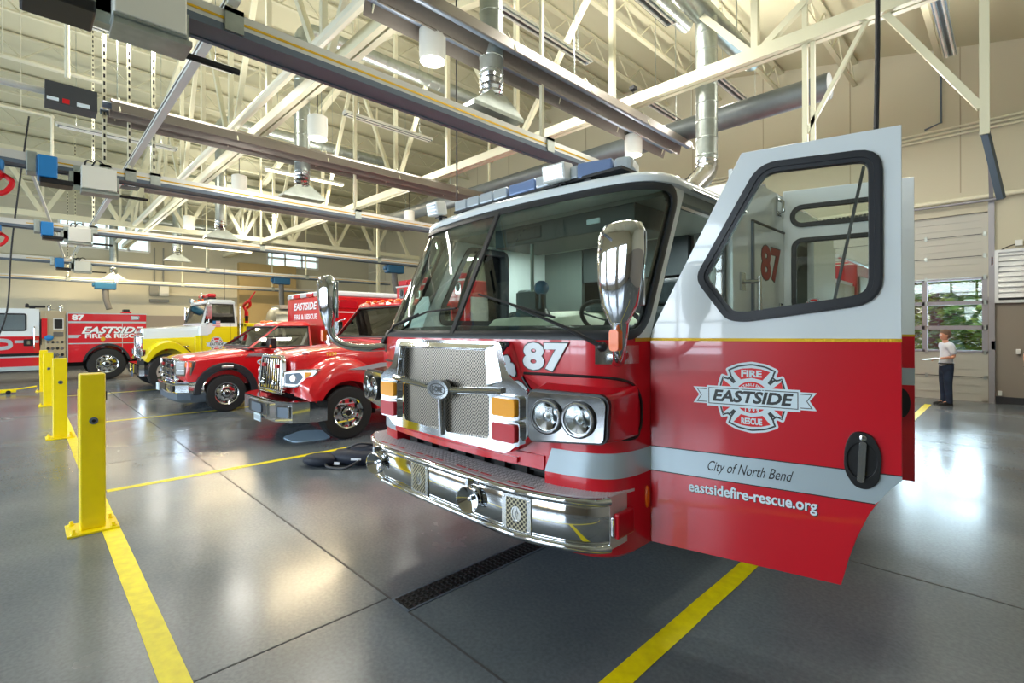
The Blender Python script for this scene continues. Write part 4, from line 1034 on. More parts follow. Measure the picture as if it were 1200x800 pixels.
# ------------------------------------------------ red rescue truck next to the big engine (local origin: centre of its bumper on the floor)
tr = empty('rescue_truck', (-8.33, 2.58, 0), 'red conventional rescue truck with tall chrome grille beside the big engine', 'rescue truck')
W = 1.12
mb = MB(M['red_deep'])
mb.loft([xsec(.30, .46, .72, 1.28, .12, .02), xsec(.40, .56, .68, 1.34, .14, .03), xsec(.8, .68, .64, 1.42, .16, .04), xsec(1.3, .80, .64, 1.47, .16, .05), xsec(1.78, .92, .64, 1.52, .14, .05)])
mb.build('hood', None, tr, smooth=45)
for s in (1, -1):
    mb = MB(M['red_deep']); rr = []
    # fender: a swelling arch over the wheel, drawn forward to the headlight
    ay, az, ar = .97, .42, .47
    n = 20
    for i in range(n + 1):
        a = PI * (1 - i / n); ca, sa = math.cos(a), math.sin(a)
        y = ay + ar * ca; z = az + ar * sa * 1.04
        up = .20 + .16 * sa
        yo, zo = ay + (ar + .16) * ca, az + (ar + up) * sa
        if ca < -.2: yo = max(ay + (ar + .30) * ca, .34); zo = max(zo, .66 + .36 * sa)
        if ca > .2: yo = min(ay + (ar + .32) * ca, 1.75); zo = max(zo, .45 + .7 * sa)
        if z < .52 and ca < 0: z = .60; y = max(y, .52)
        rr.append([V((s * 1.13, y, z)), V((s * 1.135, y * .6 + yo * .4, z * .6 + zo * .4)), V((s * 1.08, y * .15 + yo * .85, z * .15 + zo * .85)), V((s * .9, yo, zo + .02)), V((s * .6, yo, zo + .02)), V((s * .6, y, z))])
    mb.loft(rr); fd = mb.build('fender', None, tr, smooth=50)
    # headlight: long swept lens
    T = frame((s * .80, .36, .96), V((s * .62, .42, 0)) * s, (0, .2 * 0, 1)); k = s
    sh = [(-.28 * k, -.13), (-.1 * k, -.14), (.12 * k, -.06), (.30 * k, .10), (.28 * k, .15), (.0 * k, .14), (-.28 * k, .11)]
    sh = round_poly(sh, .03)
    hl = MB(M['chrome']).extrude([sh], T, -.08, .01).build('headlight', None, tr, smooth=30, bevel=.01)
    mb = MB(M['lamp_bowl']).extrude([inset(sh, .02)], T, .005, .014).use(M['alu_dark']).extrude([round_poly([(-.25 * k, -.08), (-.05 * k, -.09), (.05 * k, .02), (.0, .09), (-.25 * k, .07)], .02)], T, .01, .018); mb.use(M['lamp_bowl']).revolve([(.06, 0), (.05, .01), (0, .012)], T @ V((-.12 * k, .0, .016)), T.to_3x3() @ V((0, 0, 1)), 20)
    mb.use(M['amber']).extrude([round_poly([(.08 * k, .0), (.17 * k, .05), (.2 * k, .1), (.08 * k, .1)], .01)], T, .015, .026); mb.build('headlight_lens', None, hl, smooth=30)
    lamp = MB(M['lamp_bowl']).sphere((s * .60, .52, 1.33), .04, .8, 1.6, .8); lamp.build('hood_light', None, tr)
    mb = MB(M['silver']); side_panel(mb, s * 1.136, s, [[(.95, 1.08), (1.5, 1.16), (2.6, 1.13), (2.6, 1.04), (1.7, 1.02)]], .003)
    mb.build('side_stripe', None, tr, smooth=0)
T = Tside(.93, .82, 1.20) @ Matrix.Rotation(R(0), 4, 'Y')
tx = frame((.74, .86, 1.30), (.2, 1, 0), (-.4, 0, 1)); text('unit_number', '1039', .085, tx, M['gold'], tr, d=.02, bold=.002)
# grille
mb = MB(M['chrome']); gp = round_poly([(-.50, .70), (-.55, .78), (-.48, 1.22), (-.40, 1.30), (.40, 1.30), (.48, 1.22), (.55, .78), (.50, .70)][::-1], .04)
T = frame((0, .18, 0), (1, 0, 0), (0, .06, 1))
gi = inset(gp, .055); mb.extrude([gp, gi], T, -.02, .05); gg = mb.build('grille', None, tr, smooth=30, bevel=.015, seg=3)
MB(M['black']).extrude([gi], T, -.015, -.01).build('grille_back', None, gg, smooth=0)
for i in range(9):
    x = -.36 + .09 * i; MB(M['chrome']).extrude([[(x * 1.12 - .024, .76), (x * 1.12 + .024, .76), (x + .022, 1.24), (x - .022, 1.24)]], T, -.01, .035).build('grille_bar', None, gg, smooth=0, bevel=.008)
for x in (-.3, .3):
    mb = MB(M['red_lens']).extrude([rrect(x - .05, x + .05, 1.10, 1.16, .01)], T, .03, .07); mb.build('warning_light', None, tr, smooth=0, bevel=.008)
for x in (-.2, .25): MB(M['chrome']).revolve([(.04, .05), (.055, .09), (.05, .1), (.02, .07), (0, .065)], T @ V((x, .86, 0)), T.to_3x3() @ V((0, 0, 1)), 18).build('air_horn', None, tr)
# bumper
bp = [(-1.08, .62), (-1.07, .38), (-.94, .18), (-.70, .02), (.72, .02), (1.0, .16), (1.13, .36), (1.14, .62)]
mb = MB(M['chrome']); mb.loft([[V((x, y, z)) for x, y in bp] for z in (.34, .36, .62, .64)] , closed=False, caps=False)
mb.extrude([[*bp, (.95, .62), (.95, .3), (-.95, .3), (-.95, .62)]], I4, .625, .645)
bb = mb.build('front_bumper', None, tr, smooth=20)
mb = MB(M['black']).extrude([rrect(-.42, .40, .40, .585, .03)], Tfront(0, .02, 0), -.01, .012); mb.use(M['chrome']).extrude([rrect(-.44, .42, .38, .60, .03), rrect(-.42, .40, .40, .585, .03)], Tfront(0, .02, 0), 0, .02).use(M['alu_dark']).extrude([rrect(-.25, .2, .42, .56, .04)], Tfront(0, .02, 0), 0, .03); mb.build('winch_opening', None, bb, smooth=0)
T = frame((.86, .085, .49), (.28, .14, 0), (0, 0, 1)); MB(M['alu_dark']).extrude([rrect(-.12, .12, -.09, .09, .02)], T, 0, .012).use(M['chrome']).extrude([rrect(-.12, .12, -.09, .09, .02), rrect(-.1, .1, -.075, .075, .015)], T, 0, .02).build('fog_light', None, bb, smooth=0)
mb = MB(M['emblem_white']).box(-.10, .19, -.02, -.005, .285, .40).use(M['silver']).box(-.08, .17, -.023, -.019, .31, .375); mb.build('licence_plate', None, bb, smooth=0)
MB(M['dark']).box(-.8, .8, .2, 1.6, .3, .62).cyl((-.9, .97, .41), (.9, .97, .41), .06).box(-.4, .4, 1.5, 5.8, .35, .6).build('chassis', None, tr)
for s in (1, -1):
    wheel(tr, (s * .99, .97, .41), .41, .24, s, holes=10); wheel(tr, (s * .95, 4.6, .41), .41, .42, s, holes=10)
# cab
mb = MB(M['red_deep']).loft([xsec(1.7, 1.04, .5, 1.53, .08, .02), xsec(1.85, 1.08, .5, 1.54, .06, .01), xsec(3.1, 1.08, .5, 1.54, .06, .01)]); mb.build('cab', None, tr, smooth=40)
greenhouse(tr, 'red_deep', 1.05, .93, (1.74, 3.1), (2.22, 3.1), 1.535, 2.16)
for x in (-.55, -.28, 0, .28, .55): MB(M['orange']).sphere((x, 2.20, 2.225), .05, 1, .9, .55, 12, 8).build('roof_marker_light', None, tr)
mb = MB(M['chrome']).box(.62, .78, 2.5, 2.7, 2.24, 2.40).use(M['black']).box(.65, .75, 2.49, 2.5, 2.27, 2.38).use(M['chrome']).cyl((.70, 2.6, 2.2), (.70, 2.6, 2.25), .03); mb.build('spotlight', None, tr, smooth=0, bevel=.015)
for s in (1, -1):
    mb = MB(M['chrome']).box(s * 1.3 - .07, s * 1.3 + .07, 1.90, 2.0, 1.50, 1.86).tube([(s * 1.1, 2.0, 1.9), (s * 1.3, 1.96, 1.88), (s * 1.3, 1.96, 1.5), (s * 1.1, 2.0, 1.46)], .014, 8); mb.build('side_mirror', None, tr, smooth=30, bevel=.03)
    mb = MB(M['tread']).box(s * .85, s * 1.1, 1.9, 3.1, .42, .47).box(s * .95, s * 1.1, 1.95, 3.05, .3, .42); mb.build('step', None, tr, smooth=0)
mb = MB(M['chrome']).cyl((-.98, 1.62, 1.30), (-.98, 1.62, 1.44), .045, .05).cyl((-.98, 1.62, 1.44), (-.98, 1.62, 1.84), .085).tube(catmull([(-.98, 1.62, 1.84), (-.98, 1.62, 1.92), (-.98, 1.66, 1.97)], 4), .04, 12); mb.build('air_intake_stack', None, tr)
# box body
mb = MB(M['red_deep']).box(-1.19, 1.19, 3.22, 6.6, .55, 2.62); bx = mb.build('box_body', None, tr, smooth=0, bevel=.02)
mb = MB(M['alu']).box(1.19, 1.21, 3.35, 4.0, .8, 2.3).box(1.19, 1.21, 4.1, 5.2, 1.1, 2.3).box(1.19, 1.21, 5.3, 6.5, .8, 2.3).box(-1.19, 1.19, 3.2, 3.22, 2.60, 2.63); mb.build('roller_shutter', None, bx, smooth=0)
for i in range(6):
    x = -1.03 + i * .37; MB(M['red_lens']).box(x, x + .32, 3.16, 3.4, 2.63, 2.74).build('roof_light', None, tr, smooth=0, bevel=.015)
for x in (-.95, .05, 1.0):
    mb = MB(M['chrome']).extrude([rrect(x - .08, x + .08, 2.36, 2.58, .03)], Tfront(0, 3.22, 0), 0, .02).use(M['black']).extrude([ell(.05, .07)], Tfront(x, 3.22, 2.47), .018, .03); mb.build('body_light', None, tr, smooth=0)
text('body_lettering', 'WILDLAND', .16, Tfront(.35, 3.22, 2.22), M['gold'], tr, d=.004, bold=.005) if False else None

# ------------------------------------------------ red pickup-nosed ambulance
fo = empty('ambulance', (-12.52, 2.03, 0), 'red pickup-nosed ambulance with black wheel flares and a tall lettered box', 'ambulance')
mb = MB(M['red_deep']); mb.loft([xsec(.17, .78, .70, 1.11, .08, .02), xsec(.3, .88, .62, 1.17, .1, .03), xsec(.9, .94, .55, 1.24, .1, .03), xsec(1.55, .96, .55, 1.30, .1, .03)])
mb.build('hood', None, fo, smooth=40)
for s in (1, -1):
    ay, az = .93, .40
    pan_ = [(.25, 1.08), (.22, .72)] + [(y, z) for y, z in arch_loop(ay, az, .50, .45) if True] + [(1.75, .42), (1.75, 1.22)]
    mb = MB(M['red_deep']); side_panel(mb, s * 1.0, s, [pan_], .25); mb.build('fender', None, fo, smooth=30, bevel=.03)
    fl = [(ay + (.60) * math.cos(PI - PI * i / 16), max(.40, az + .62 * math.sin(PI - PI * i / 16))) for i in range(17)]
    mb = MB(M['seal']); side_panel(mb, s * 1.09, s, [fl + [(y, z) for y, z in reversed(arch_loop(ay, az, .47, .40, 16))]], .2)
    ff = mb.build('wheel_flare', None, fo, smooth=30, bevel=.02)
    MB(M['lamp_bowl']).box(s * 1.09 - .01, s * 1.09 + .012, ay - .10, ay + .12, az + .51, az + .56).build('flare_light', None, ff, smooth=0, bevel=.012)
    T = frame((s * .86, .2, .93), V((s * .36, .30, 0)) * s, (0, 0, 1)); k = s
    sh = round_poly([(-.16 * k, -.15), (.18 * k, -.15), (.24 * k, .14), (-.16 * k, .16)], .025)
    hl = MB(M['chrome']).extrude([sh], T, -.1, .02).build('headlight', None, fo, smooth=20, bevel=.01)
    mb = MB(M['clear_lens'])
    for z in (-.12, -.02): mb.extrude([rrect(-.13, .05, z, z + .085, .015) if k > 0 else rrect(-.05, .13, z, z + .085, .015)], T, .01, .03)
    mb.extrude([rrect(-.13, .05, .075, .13, .01) if k > 0 else rrect(-.05, .13, .075, .13, .01)], T, .01, .03)
    mb.use(M['orange']).extrude([rrect(.065, .2, .02, .12, .012) if k > 0 else rrect(-.2, -.065, .02, .12, .012)], T, .01, .03); mb.build('headlight_lens', None, hl, smooth=0, bevel=.006)
    mb = MB(M['chrome']); side_panel(mb, s * 1.006, s, [[(1.28, 1.10), (1.75, 1.12), (1.75, 1.19), (1.38, 1.18)]], .006); mb.build('vent_badge', None, fo, smooth=0)
    T = Tside(s * 1.003, 1.62, 1.0)
    if s > 0:
        mb = MB(M['emblem_white']).extrude([ell(.085, .055)], T, 0, .004).use(M['orange']).extrude([ell(.04, .03)], T, 0, .006).use(M['blue']).extrude([[(-.07, -.02), (0, -.02), (0, .01), (-.07, .01)]], T, 0, .0055); mb.build('round_decal', None, fo, smooth=0)
mb = MB(M['chrome']).extrude([rrect(-.66, .66, .64, 1.11, .06), rrect(-.6, .6, .69, 1.06, .05)], Tfront(0, .14, 0), -.06, .05)
gg = mb.build('grille', None, fo, smooth=30, bevel=.015)
MB(M['black']).box(-.6, .6, .14, .15, .69, 1.06).build('grille_back', None, gg, smooth=0)
for z in (.77, .875, .98): MB(M['chrome']).box(-.6, .6, .10, .14, z - .026, z + .026).build('grille_bar', None, gg, smooth=0, bevel=.01)
for x in (-.26, .26): MB(M['chrome']).box(x - .035, x + .035, .09, .14, .67, 1.08).build('grille_bar', None, gg, smooth=0, bevel=.01)
for x in (-.45, .45): MB(M['red_lens']).box(x - .06, x + .06, .07, .1, .95, 1.01).build('warning_light', None, fo, smooth=0, bevel=.008)
bp = [(-1.08, .52), (-1.06, .25), (-.9, .06), (-.5, .0), (.5, .0), (.9, .06), (1.06, .25), (1.08, .52)]
mb = MB(M['chrome']).loft([[V((x * f, y + dy, z)) for x, y in bp] for z, f, dy in ((.42, .98, .03), (.46, 1, 0), (.60, 1, 0), (.66, .98, .05))], closed=False, caps=False); mb.extrude([bp + [(.9, .52), (.9, .3), (-.9, .3), (-.9, .52)]], I4, .64, .66)
bb = mb.build('front_bumper', None, fo, smooth=30)
mb = MB(M['alu_dark']).loft([[V((x * f, y + dy, z)) for x, y in bp] for z, f, dy in ((.24, .93, .12), (.30, .96, .05), (.43, .985, .028))], closed=False, caps=False); mb.build('bumper_valance', None, bb, smooth=30)
mb = MB(M['black']).box(-.4, .35, -.012, .01, .47, .6).use(M['emblem_white']).box(-.52, -.25, -.03, -.012, .42, .57); mb.build('bumper_inset', None, bb, smooth=0)
MB(M['black']).box(.62, .86, .02, .05, .47, .59).build('fog_light', None, bb, smooth=0, bevel=.01)
MB(M['dark']).box(-.75, .75, .2, 1.6, .3, .66).cyl((-.9, .93, .39), (.9, .93, .39), .05).box(-.4, .4, 1.5, 6, .35, .55).build('chassis', None, fo)
for s in (1, -1): wheel(fo, (s * .96, .93, .385), .385, .24, s, holes=8, dish=.1); wheel(fo, (s * .95, 5.0, .385), .385, .4, s, holes=8)
mb = MB(M['red_deep']).loft([xsec(1.5, .99, .45, 1.31, .07, .02), xsec(1.75, 1.0, .45, 1.31, .05, .01), xsec(2.75, 1.0, .45, 1.31, .05, .01)]); mb.build('cab', None, fo, smooth=40)
greenhouse(fo, 'red_deep', .98, .80, (1.36, 2.75), (2.05, 2.75), 1.30, 1.80)
for x in (-.3, -.15, 0, .15, .3): MB(M['orange']).sphere((x, 2.06, 1.885), .055, 1, .8, .5, 12, 8).build('roof_marker_light', None, fo)
mb = MB(M['black']).box(1.04, 1.32, 1.70, 1.84, 1.29, 1.52).bar((.98, 1.85, 1.32), (1.1, 1.8, 1.34), .06).bar((.98, 1.85, 1.45), (1.1, 1.8, 1.45), .06).use(M['orange']).box(1.28, 1.325, 1.69, 1.74, 1.30, 1.38); mb.build('side_mirror', None, fo, smooth=0, bevel=.025)
MB(M['black']).box(-1.32, -1.04, 1.70, 1.84, 1.29, 1.52).build('side_mirror', None, fo, smooth=0, bevel=.025)
mb = MB(M['red_deep']).box(-1.2, 1.14, 2.98, 6.8, .5, 2.50); bx = mb.build('box_body', None, fo, smooth=0, bevel=.03)
MB(M['white']).box(-1.2, 1.14, 2.99, 6.8, 2.501, 2.63).build('box_roof', None, bx, smooth=0, bevel=.04)
for i in range(5):
    x = -1.12 + .42 * i; MB(M['red_lens'] if i % 2 else M['clear_lens']).box(x, x + .34, 2.95, 3.02, 2.50, 2.59).build('roof_light', None, fo, smooth=0, bevel=.01)
mb = MB(M['letter_dark']); T = Tfront(-.02, 2.98, 2.27); text_into(mb, 'EASTSIDE', .25, T @ Matrix.Translation((.012, -.012, 0)), .002, bold=.006, shear=.25, width=1.45); mb.use(M['letter_white']); text_into(mb, 'EASTSIDE', .25, T, .004, bold=.007, shear=.25, width=1.45)
text_into(mb, 'FIRE & RESCUE', .175, Tfront(0, 2.98, 2.01), .004, bold=.005, width=1.42); mb.build('box_lettering', None, bx, smooth=0)
for y, m_ in ((3.55, 'red_lens'), (4.35, 'clear_lens'), (6.3, 'red_lens')):
    mb = MB(M['chrome']).extrude([rrect(-.25, .25, -.11, .11, .04)], Tside(1.14, y, 2.3), 0, .012).use(M[m_]).extrude([rrect(-.22, .22, -.085, .085, .03)], Tside(1.14, y, 2.3), .01, .03); mb.build('side_light', None, bx, smooth=0)
mb = MB(M['silver']).box(1.14, 1.143, 3.0, 6.8, 1.3, 1.45).use(M['letter_white']).box(1.14, 1.143, 3.0, 6.8, 2.1, 2.13); mb.build('side_stripe', None, bx, smooth=0)
mb = MB(M['red_deep']).box(1.141, 1.152, 3.1, 3.9, .7, 2.1).box(1.141, 1.152, 4.0, 4.9, .7, 2.1).use(M['chrome']).box(1.15, 1.17, 3.8, 3.86, 1.2, 1.35); mb.build('compartment_door', None, bx, smooth=0, bevel=.006)

# ------------------------------------------------ yellow and white tender
ye = empty('water_tender', (-17.86, 2.20, 0), 'yellow and white long-nosed tanker truck with a red beacon bar', 'water tender')
W = 1.2
split = [(0.2, 1.46), (1.95, 1.46), (2.15, 1.52), (2.3, 1.66), (2.6, 1.68)]
mb = MB(M['white']).loft([xsec(.18, .62, 1.38, 1.68, .1, .02), xsec(.9, .78, 1.40, 1.72, .12, .03), xsec(1.6, .92, 1.42, 1.76, .12, .04), xsec(1.75, .96, 1.42, 1.77, .12, .04)])
mb.use(M['yellow_paint']).loft([xsec(.17, .625, .85, 1.40, .02, .01), xsec(.9, .785, .85, 1.42, .02, .01), xsec(1.75, .965, .85, 1.44, .02, .01)])
mb.build('hood', None, ye, smooth=40)
for s in (1, -1):
    ay, az = .80, .50
    rr = []
    for i in range(17):
        a = PI * (1 - i / 16); ca, sa = math.cos(a), math.sin(a)
        yi, zi = ay + .60 * ca, max(.78 if ca < -.3 else .5, az + .62 * sa); yo, zo = ay + .72 * ca, max(zi + .04, az + .80 * sa)
        if ca < -.2: yo = max(yo, .12)
        rr.append([V((s * 1.18, yi, zi)), V((s * 1.19, yo, zo)), V((s * .95, yo, zo + .04)), V((s * .6, yo, zo + .06)), V((s * .6, yi, zi))])
    MB(M['yellow_paint']).loft(rr).build('fender', None, ye, smooth=35, bevel=.02)
    hl = MB(M['chrome']).box(s * .80 - .13, s * .80 + .13, .10, .2, .92, 1.1).use(M['clear_lens']).box(s * .80 - .1, s * .80 + .1, .085, .105, .94, 1.08).build('headlight', None, ye, smooth=0, bevel=.015)
    mb = MB(M['orange']).sphere((s * .98, .75, 1.14), .075, .6, 1, 1.1, 12, 8).use(M['chrome']).cyl((s * .8, .75, 1.14), (s * .95, .75, 1.14), .02).cyl((s * .9, .8, 1.16), (s * .9, 1.45, 1.17), .012); mb.build('fender_signal', None, ye)
mb = MB(M['chrome']).extrude([rrect(-.58, .58, .80, 1.52, .08), rrect(-.50, .50, .88, 1.44, .05)], Tfront(0, .17, 0), -.1, .07); gg = mb.build('grille', None, ye, smooth=30, bevel=.02)
MB(M['alu_dark']).box(-.5, .5, .165, .175, .88, 1.44).build('grille_back', None, gg, smooth=0)
for i in range(8): x = -.44 + i * .125; MB(M['chrome']).box(x - .03, x + .03, .135, .165, .88, 1.44).build('grille_bar', None, gg, smooth=0, bevel=.008)
MB(M['chrome']).box(-.4, .4, .14, .24, 1.52, 1.68).build('hood_ornament_panel', None, gg, smooth=0, bevel=.03)
bp = [(-1.16, .35), (-1.15, .12), (-1.02, .0), (1.02, .0), (1.15, .12), (1.16, .35)]
mb = MB(M['chrome']).loft([[V((x, y, z)) for x, y in bp] for z in (.42, .45, .69, .71)], closed=False, caps=False).extrude([bp], I4, .695, .712)
bb = mb.build('front_bumper', None, ye, smooth=20)
mb = MB(M['yellow_paint'])
for x in (-.55, .05): mb.box(x - .05, x + .05, -.01, .01, .45, .69)
mb.use(M['black']).box(.2, .8, -.01, .01, .47, .66).box(-1., -.7, -.01, .01, .47, .66).use(M['blue_lens']).box(-.35, -.12, -.02, .0, .34, .5); mb.build('bumper_markings', None, bb, smooth=0)
MB(M['dark']).box(-.6, .6, .2, 1.8, .45, .9).cyl((-.95, .8, .5), (.95, .8, .5), .07).box(-.45, .45, 1.7, 8, .5, .75).build('chassis', None, ye)
for s in (1, -1): wheel(ye, (s * 1.03, .80, .5), .5, .28, s, rim='alu'); wheel(ye, (s * 1.0, 5.6, .5), .5, .5, s, rim='alu'); wheel(ye, (s * 1.0, 6.8, .5), .5, .5, s, rim='alu')
# cab lower: yellow, white shoulder
mb = MB(M['yellow_paint']).box(-1.18, 1.18, 1.74, 2.9, .6, 1.72); mb.box(-1.02, 1.02, 1.6, 1.75, .6, 1.46)
mb.use(M['white']).loft([[V((s * 1.1, 1.2 + .0, 1.46)) for s in (-1, 1)] + [V((s * 1.05, 1.2, 1.5)) for s in (1, -1)]] * 1 + [[V((s * 1.18, 1.74, 1.46)) for s in (-1, 1)] + [V((s * 1.17, 1.74, 1.80)) for s in (1, -1)]]) if False else None
mb.use(M['white']).box(-1.17, 1.17, 1.72, 2.9, 1.70, 1.80).box(-1.185, 1.185, 1.71, 1.96, 1.47, 1.72)
for s in (1, -1): side_panel(mb, s * 1.19, s, [[(1.9, 1.47), (2.04, 1.52), (2.16, 1.68), (2.2, 1.74), (1.9, 1.74)]], .02)
mb.build('cab', None, ye, smooth=20, bevel=.02)
greenhouse(ye, 'white', 1.14, 1.0, (1.76, 2.9), (1.98, 2.86), 1.79, 2.42)
for s in (1, -1):
    mb = MB(M['black']); side_panel(mb, s * 1.184, s, [[(1.76, .62), (1.77, .62), (1.77, 1.72), (1.76, 1.72)]], .002); side_panel(mb, s * 1.184, s, [[(2.66, .62), (2.67, .62), (2.67, 1.8), (2.66, 1.8)]], .002); mb.build('door_seam', None, ye, smooth=0)
emblem(ye, Tside(1.183, 2.22, 1.22), 1.15, True)
mb = MB(M['letter_red']).extrude([rrect(2.68 - 2.72, 2.86 - 2.72, -.08, .08, .02)], Tside(1.183, 2.72, 1.2), 0, .003).use(M['letter_dark']).extrude([rrect(-.02, .12, -.05, .05, .02)], Tside(1.183, 2.72, 1.2), 0, .004); mb.build('cab_decal', None, ye, smooth=0)
mb = MB(M['emblem_red'])
for i in range(5): mb.extrude([[(0, .036 * i), (.24, .036 * i), (.24, .036 * i + .018), (0, .036 * i + .018)]], Tside(1.184, 2.1, 1.7), 0, .003)
mb.use(M['emblem_white'])
for i in range(5): mb.extrude([[(0, .036 * i + .018), (.24, .036 * i + .018), (.24, .036 * i + .036), (0, .036 * i + .036)]], Tside(1.184, 2.1, 1.7), 0, .003)
mb.use(M['blue']).extrude([[(0, .09), (.1, .09), (.1, .18), (0, .18)]], Tside(1.184, 2.1, 1.7), 0, .004); mb.build('flag_decal', None, ye, smooth=0)
mb = MB(M['chrome']).box(1.36, 1.46, 1.84, 2.0, 1.92, 2.34).tube([(1.1, 1.95, 2.4), (1.4, 1.92, 2.4), (1.4, 1.92, 1.8), (1.15, 1.9, 1.76)], .016, 8).sphere((1.36, 1.9, 1.83), .06); mb.build('side_mirror', None, ye, smooth=30, bevel=.02)
MB(M['chrome']).box(-1.46, -1.36, 1.84, 2.0, 1.92, 2.34).build('side_mirror', None, ye, smooth=0, bevel=.02)
bc = MB(M['black']).box(-.62, .62, 2.1, 2.38, 2.53, 2.58).build('beacon_bar', None, ye, smooth=0, bevel=.02)
for x, w in ((-.4, .2), (.38, .24)): MB(M['red_lens']).box(x - w, x + w, 2.1, 2.38, 2.58, 2.69).build('beacon_lens', None, bc, smooth=0, bevel=.05, seg=3)
MB(M['chrome']).revolve([(.07, 0), (.08, .05), (.06, .07), (0, .07)], (.0, 2.1, 2.64), (0, -1, 0), 18).build('siren_speaker', None, bc)
MB(M['chrome']).revolve([(.06, 0), (.085, .09), (.07, .1), (0, .09)], (-.85, 2.0, 2.52), (.2, -1, 0), 18).build('spotlight', None, ye)
for x in (-.5, 0, .5): MB(M['orange']).sphere((x, 1.97, 2.5), .04, 1, 1, .6, 10, 6).build('roof_marker_light', None, ye)
MB(M['chrome_soft']).cyl((1.22, 2.98, 1.0), (1.22, 2.98, 2.3), .018).build('grab_rail', None, ye)
MB(M['black']).bar((1.12, 1.25, 1.16), (1.12, 1.55, .92), .03).build('hood_strap', None, ye)
mb = MB(M['yellow_paint']).box(-1.2, 1.2, 3.1, 8.2, .7, 1.05).box(-1.2, 1.2, 3.1, 8.2, 1.72, 1.82).box(-1.2, 1.2, 3.1, 3.2, .7, 1.8).box(-1.2, 1.2, 4.9, 5.1, .7, 1.8); mb.use(M['alu_dark']).box(-1.1, 1.15, 3.15, 8.1, 1.0, 1.75); mb.build('tank_bed', None, ye, smooth=0, bevel=.012)
mb = MB(M['tank']).revolve([(0, 4.4), (.35, 4.42), (.55, 4.5), (.6, 4.62), (.6, 8.0), (.0, 8.1)], (.1, 0, 1.75), (0, 1, 0), 32).box(-.3, .5, 4.7, 5.1, 2.3, 2.42).cyl((.1, 5.4, 2.3), (.1, 5.4, 2.5), .2); mb.build('water_tank', None, ye)
mb = MB(M['red_plastic']).cyl((.35, 3.5, 1.82), (.35, 3.5, 2.2), .07).tube(catmull([(.35, 3.5, 2.2), (.3, 3.42, 2.35), (.5, 3.4, 2.42), (.78, 3.45, 2.5), (.7, 3.5, 2.36), (.42, 3.5, 2.3)], 5), .05, 8).tube([(.7, 3.45, 2.5), (.95, 3.6, 2.78)], [.035, .02], 8)
mb.use(M['bollard']).cyl((.3, 3.5, 1.82), (.3, 3.5, 1.98), .1).use(M['black']).cyl((.5, 3.45, 1.9), (.52, 3.45, 2.05), .06); mb.build('water_monitor', None, ye)

ye.scale = (1, .83, 1.045)
for c in ye.children:
    if c.name.startswith('wheel'): c.scale = (1, 1 / .83, 1 / 1.045)
# ------------------------------------------------ the far engine, seen from its side (front points out of the frame)
fe = empty('fire_engine', (-23.1, 3.09, 0), 'far red fire engine with gold pump panel behind the row of bollards', 'fire engine')
W = 1.22; x = W
mb = MB(M['red'])
side_panel(mb, W, 1, [[(-2.25, .62)] + [(y, z) for y, z in [(-2.25, .62)][:0]] + [(-1.98, .62)] + [(y, max(.62, z)) for y, z in arch_loop(-1.18, .52, .68, .62)] + [(-.02, .86), (-.02, 2.18), (-2.25, 2.18)]], .4)
mb.box(-W, W - .4, -2.25, -.02, .86, 2.18).box(-W, -W + .3, -2.25, -.02, .62, .9)
bdy = mb.build('body', None, fe, smooth=0, bevel=.012)
mb = MB(M['silver'])
for a, b, z0, z1 in ((-2.24, -.03, 1.88, 1.94), (-2.24, -.03, 1.20, 1.235)): mb.box(W, W + .004, a, b, z0, z1)
mb.extrude([[(-2.24, 1.40), (-2.0, 1.40), (-1.9, 1.50), (-2.24, 1.50)]], Tside(W, 0, 0), 0, .004).box(W, W + .004, -.75, -.735, .9, 1.88).box(W - .01, W + .02, -2.29, -2.25, .62, 2.2).box(-W, W + .01, -2.27, -.0, 2.18, 2.21)
mb.build('body_trim', None, bdy, smooth=0)
mb = MB(M['letter_white']); text_into(mb, '87', .23, Tside(W, -1.98, 2.055), .004, bold=.012, width=.34)
mb.build('unit_number', None, bdy, smooth=0); mb = MB(M['letter_dark']); text_into(mb, 'EASTSIDE', .30, Tside(W, -.985, 1.625), .003, bold=.012, shear=.35, width=1.80)
mb.use(M['letter_white']); text_into(mb, 'EASTSIDE', .30, Tside(W, -1.0, 1.64), .005, bold=.010, shear=.35, width=1.78); text_into(mb, 'FIRE & RESCUE', .19, Tside(W, -.92, 1.45), .005, bold=.006, width=1.75)
mb.build('body_lettering', None, bdy, smooth=0)
mb = MB(M['chrome']).extrude([rrect(-.13, .13, -.07, .07, .02)], Tside(W, -.36, 2.06), 0, .015).use(M['clear_lens']).extrude([rrect(-.1, .1, -.05, .05, .02)], Tside(W, -.36, 2.06), .01, .03); mb.build('side_light', None, bdy, smooth=0); MB(M['gold']).extrude([ell(.07, .07)], Tside(W, -1.30, 1.36), 0, .01).build('fuel_cap', None, bdy, smooth=0)
mb = MB(M['red_plastic']).box(W - .5, W - .1, -.75, -.45, 2.21, 2.27).use(M['black']).box(W - .46, W - .14, -.7, -.5, 2.27, 2.36); mb.build('rear_beacon', None, fe, smooth=0, bevel=.02)
mb = MB(M['seal']); side_panel(mb, W + .02, 1, [[(y, z) for y, z in arch_loop(-1.18, .52, .69, .66, 18)] + [(y, z) for y, z in reversed(arch_loop(-1.18, .52, .62, .66, 18))]], .05); mb.build('wheel_arch_trim', None, fe, smooth=30)
for s in (1, -1): wheel(fe, (s * 1.03, -1.18, .53), .53, .32, s); wheel(fe, (s * 1.03, -6.2, .53), .53, .32, s)
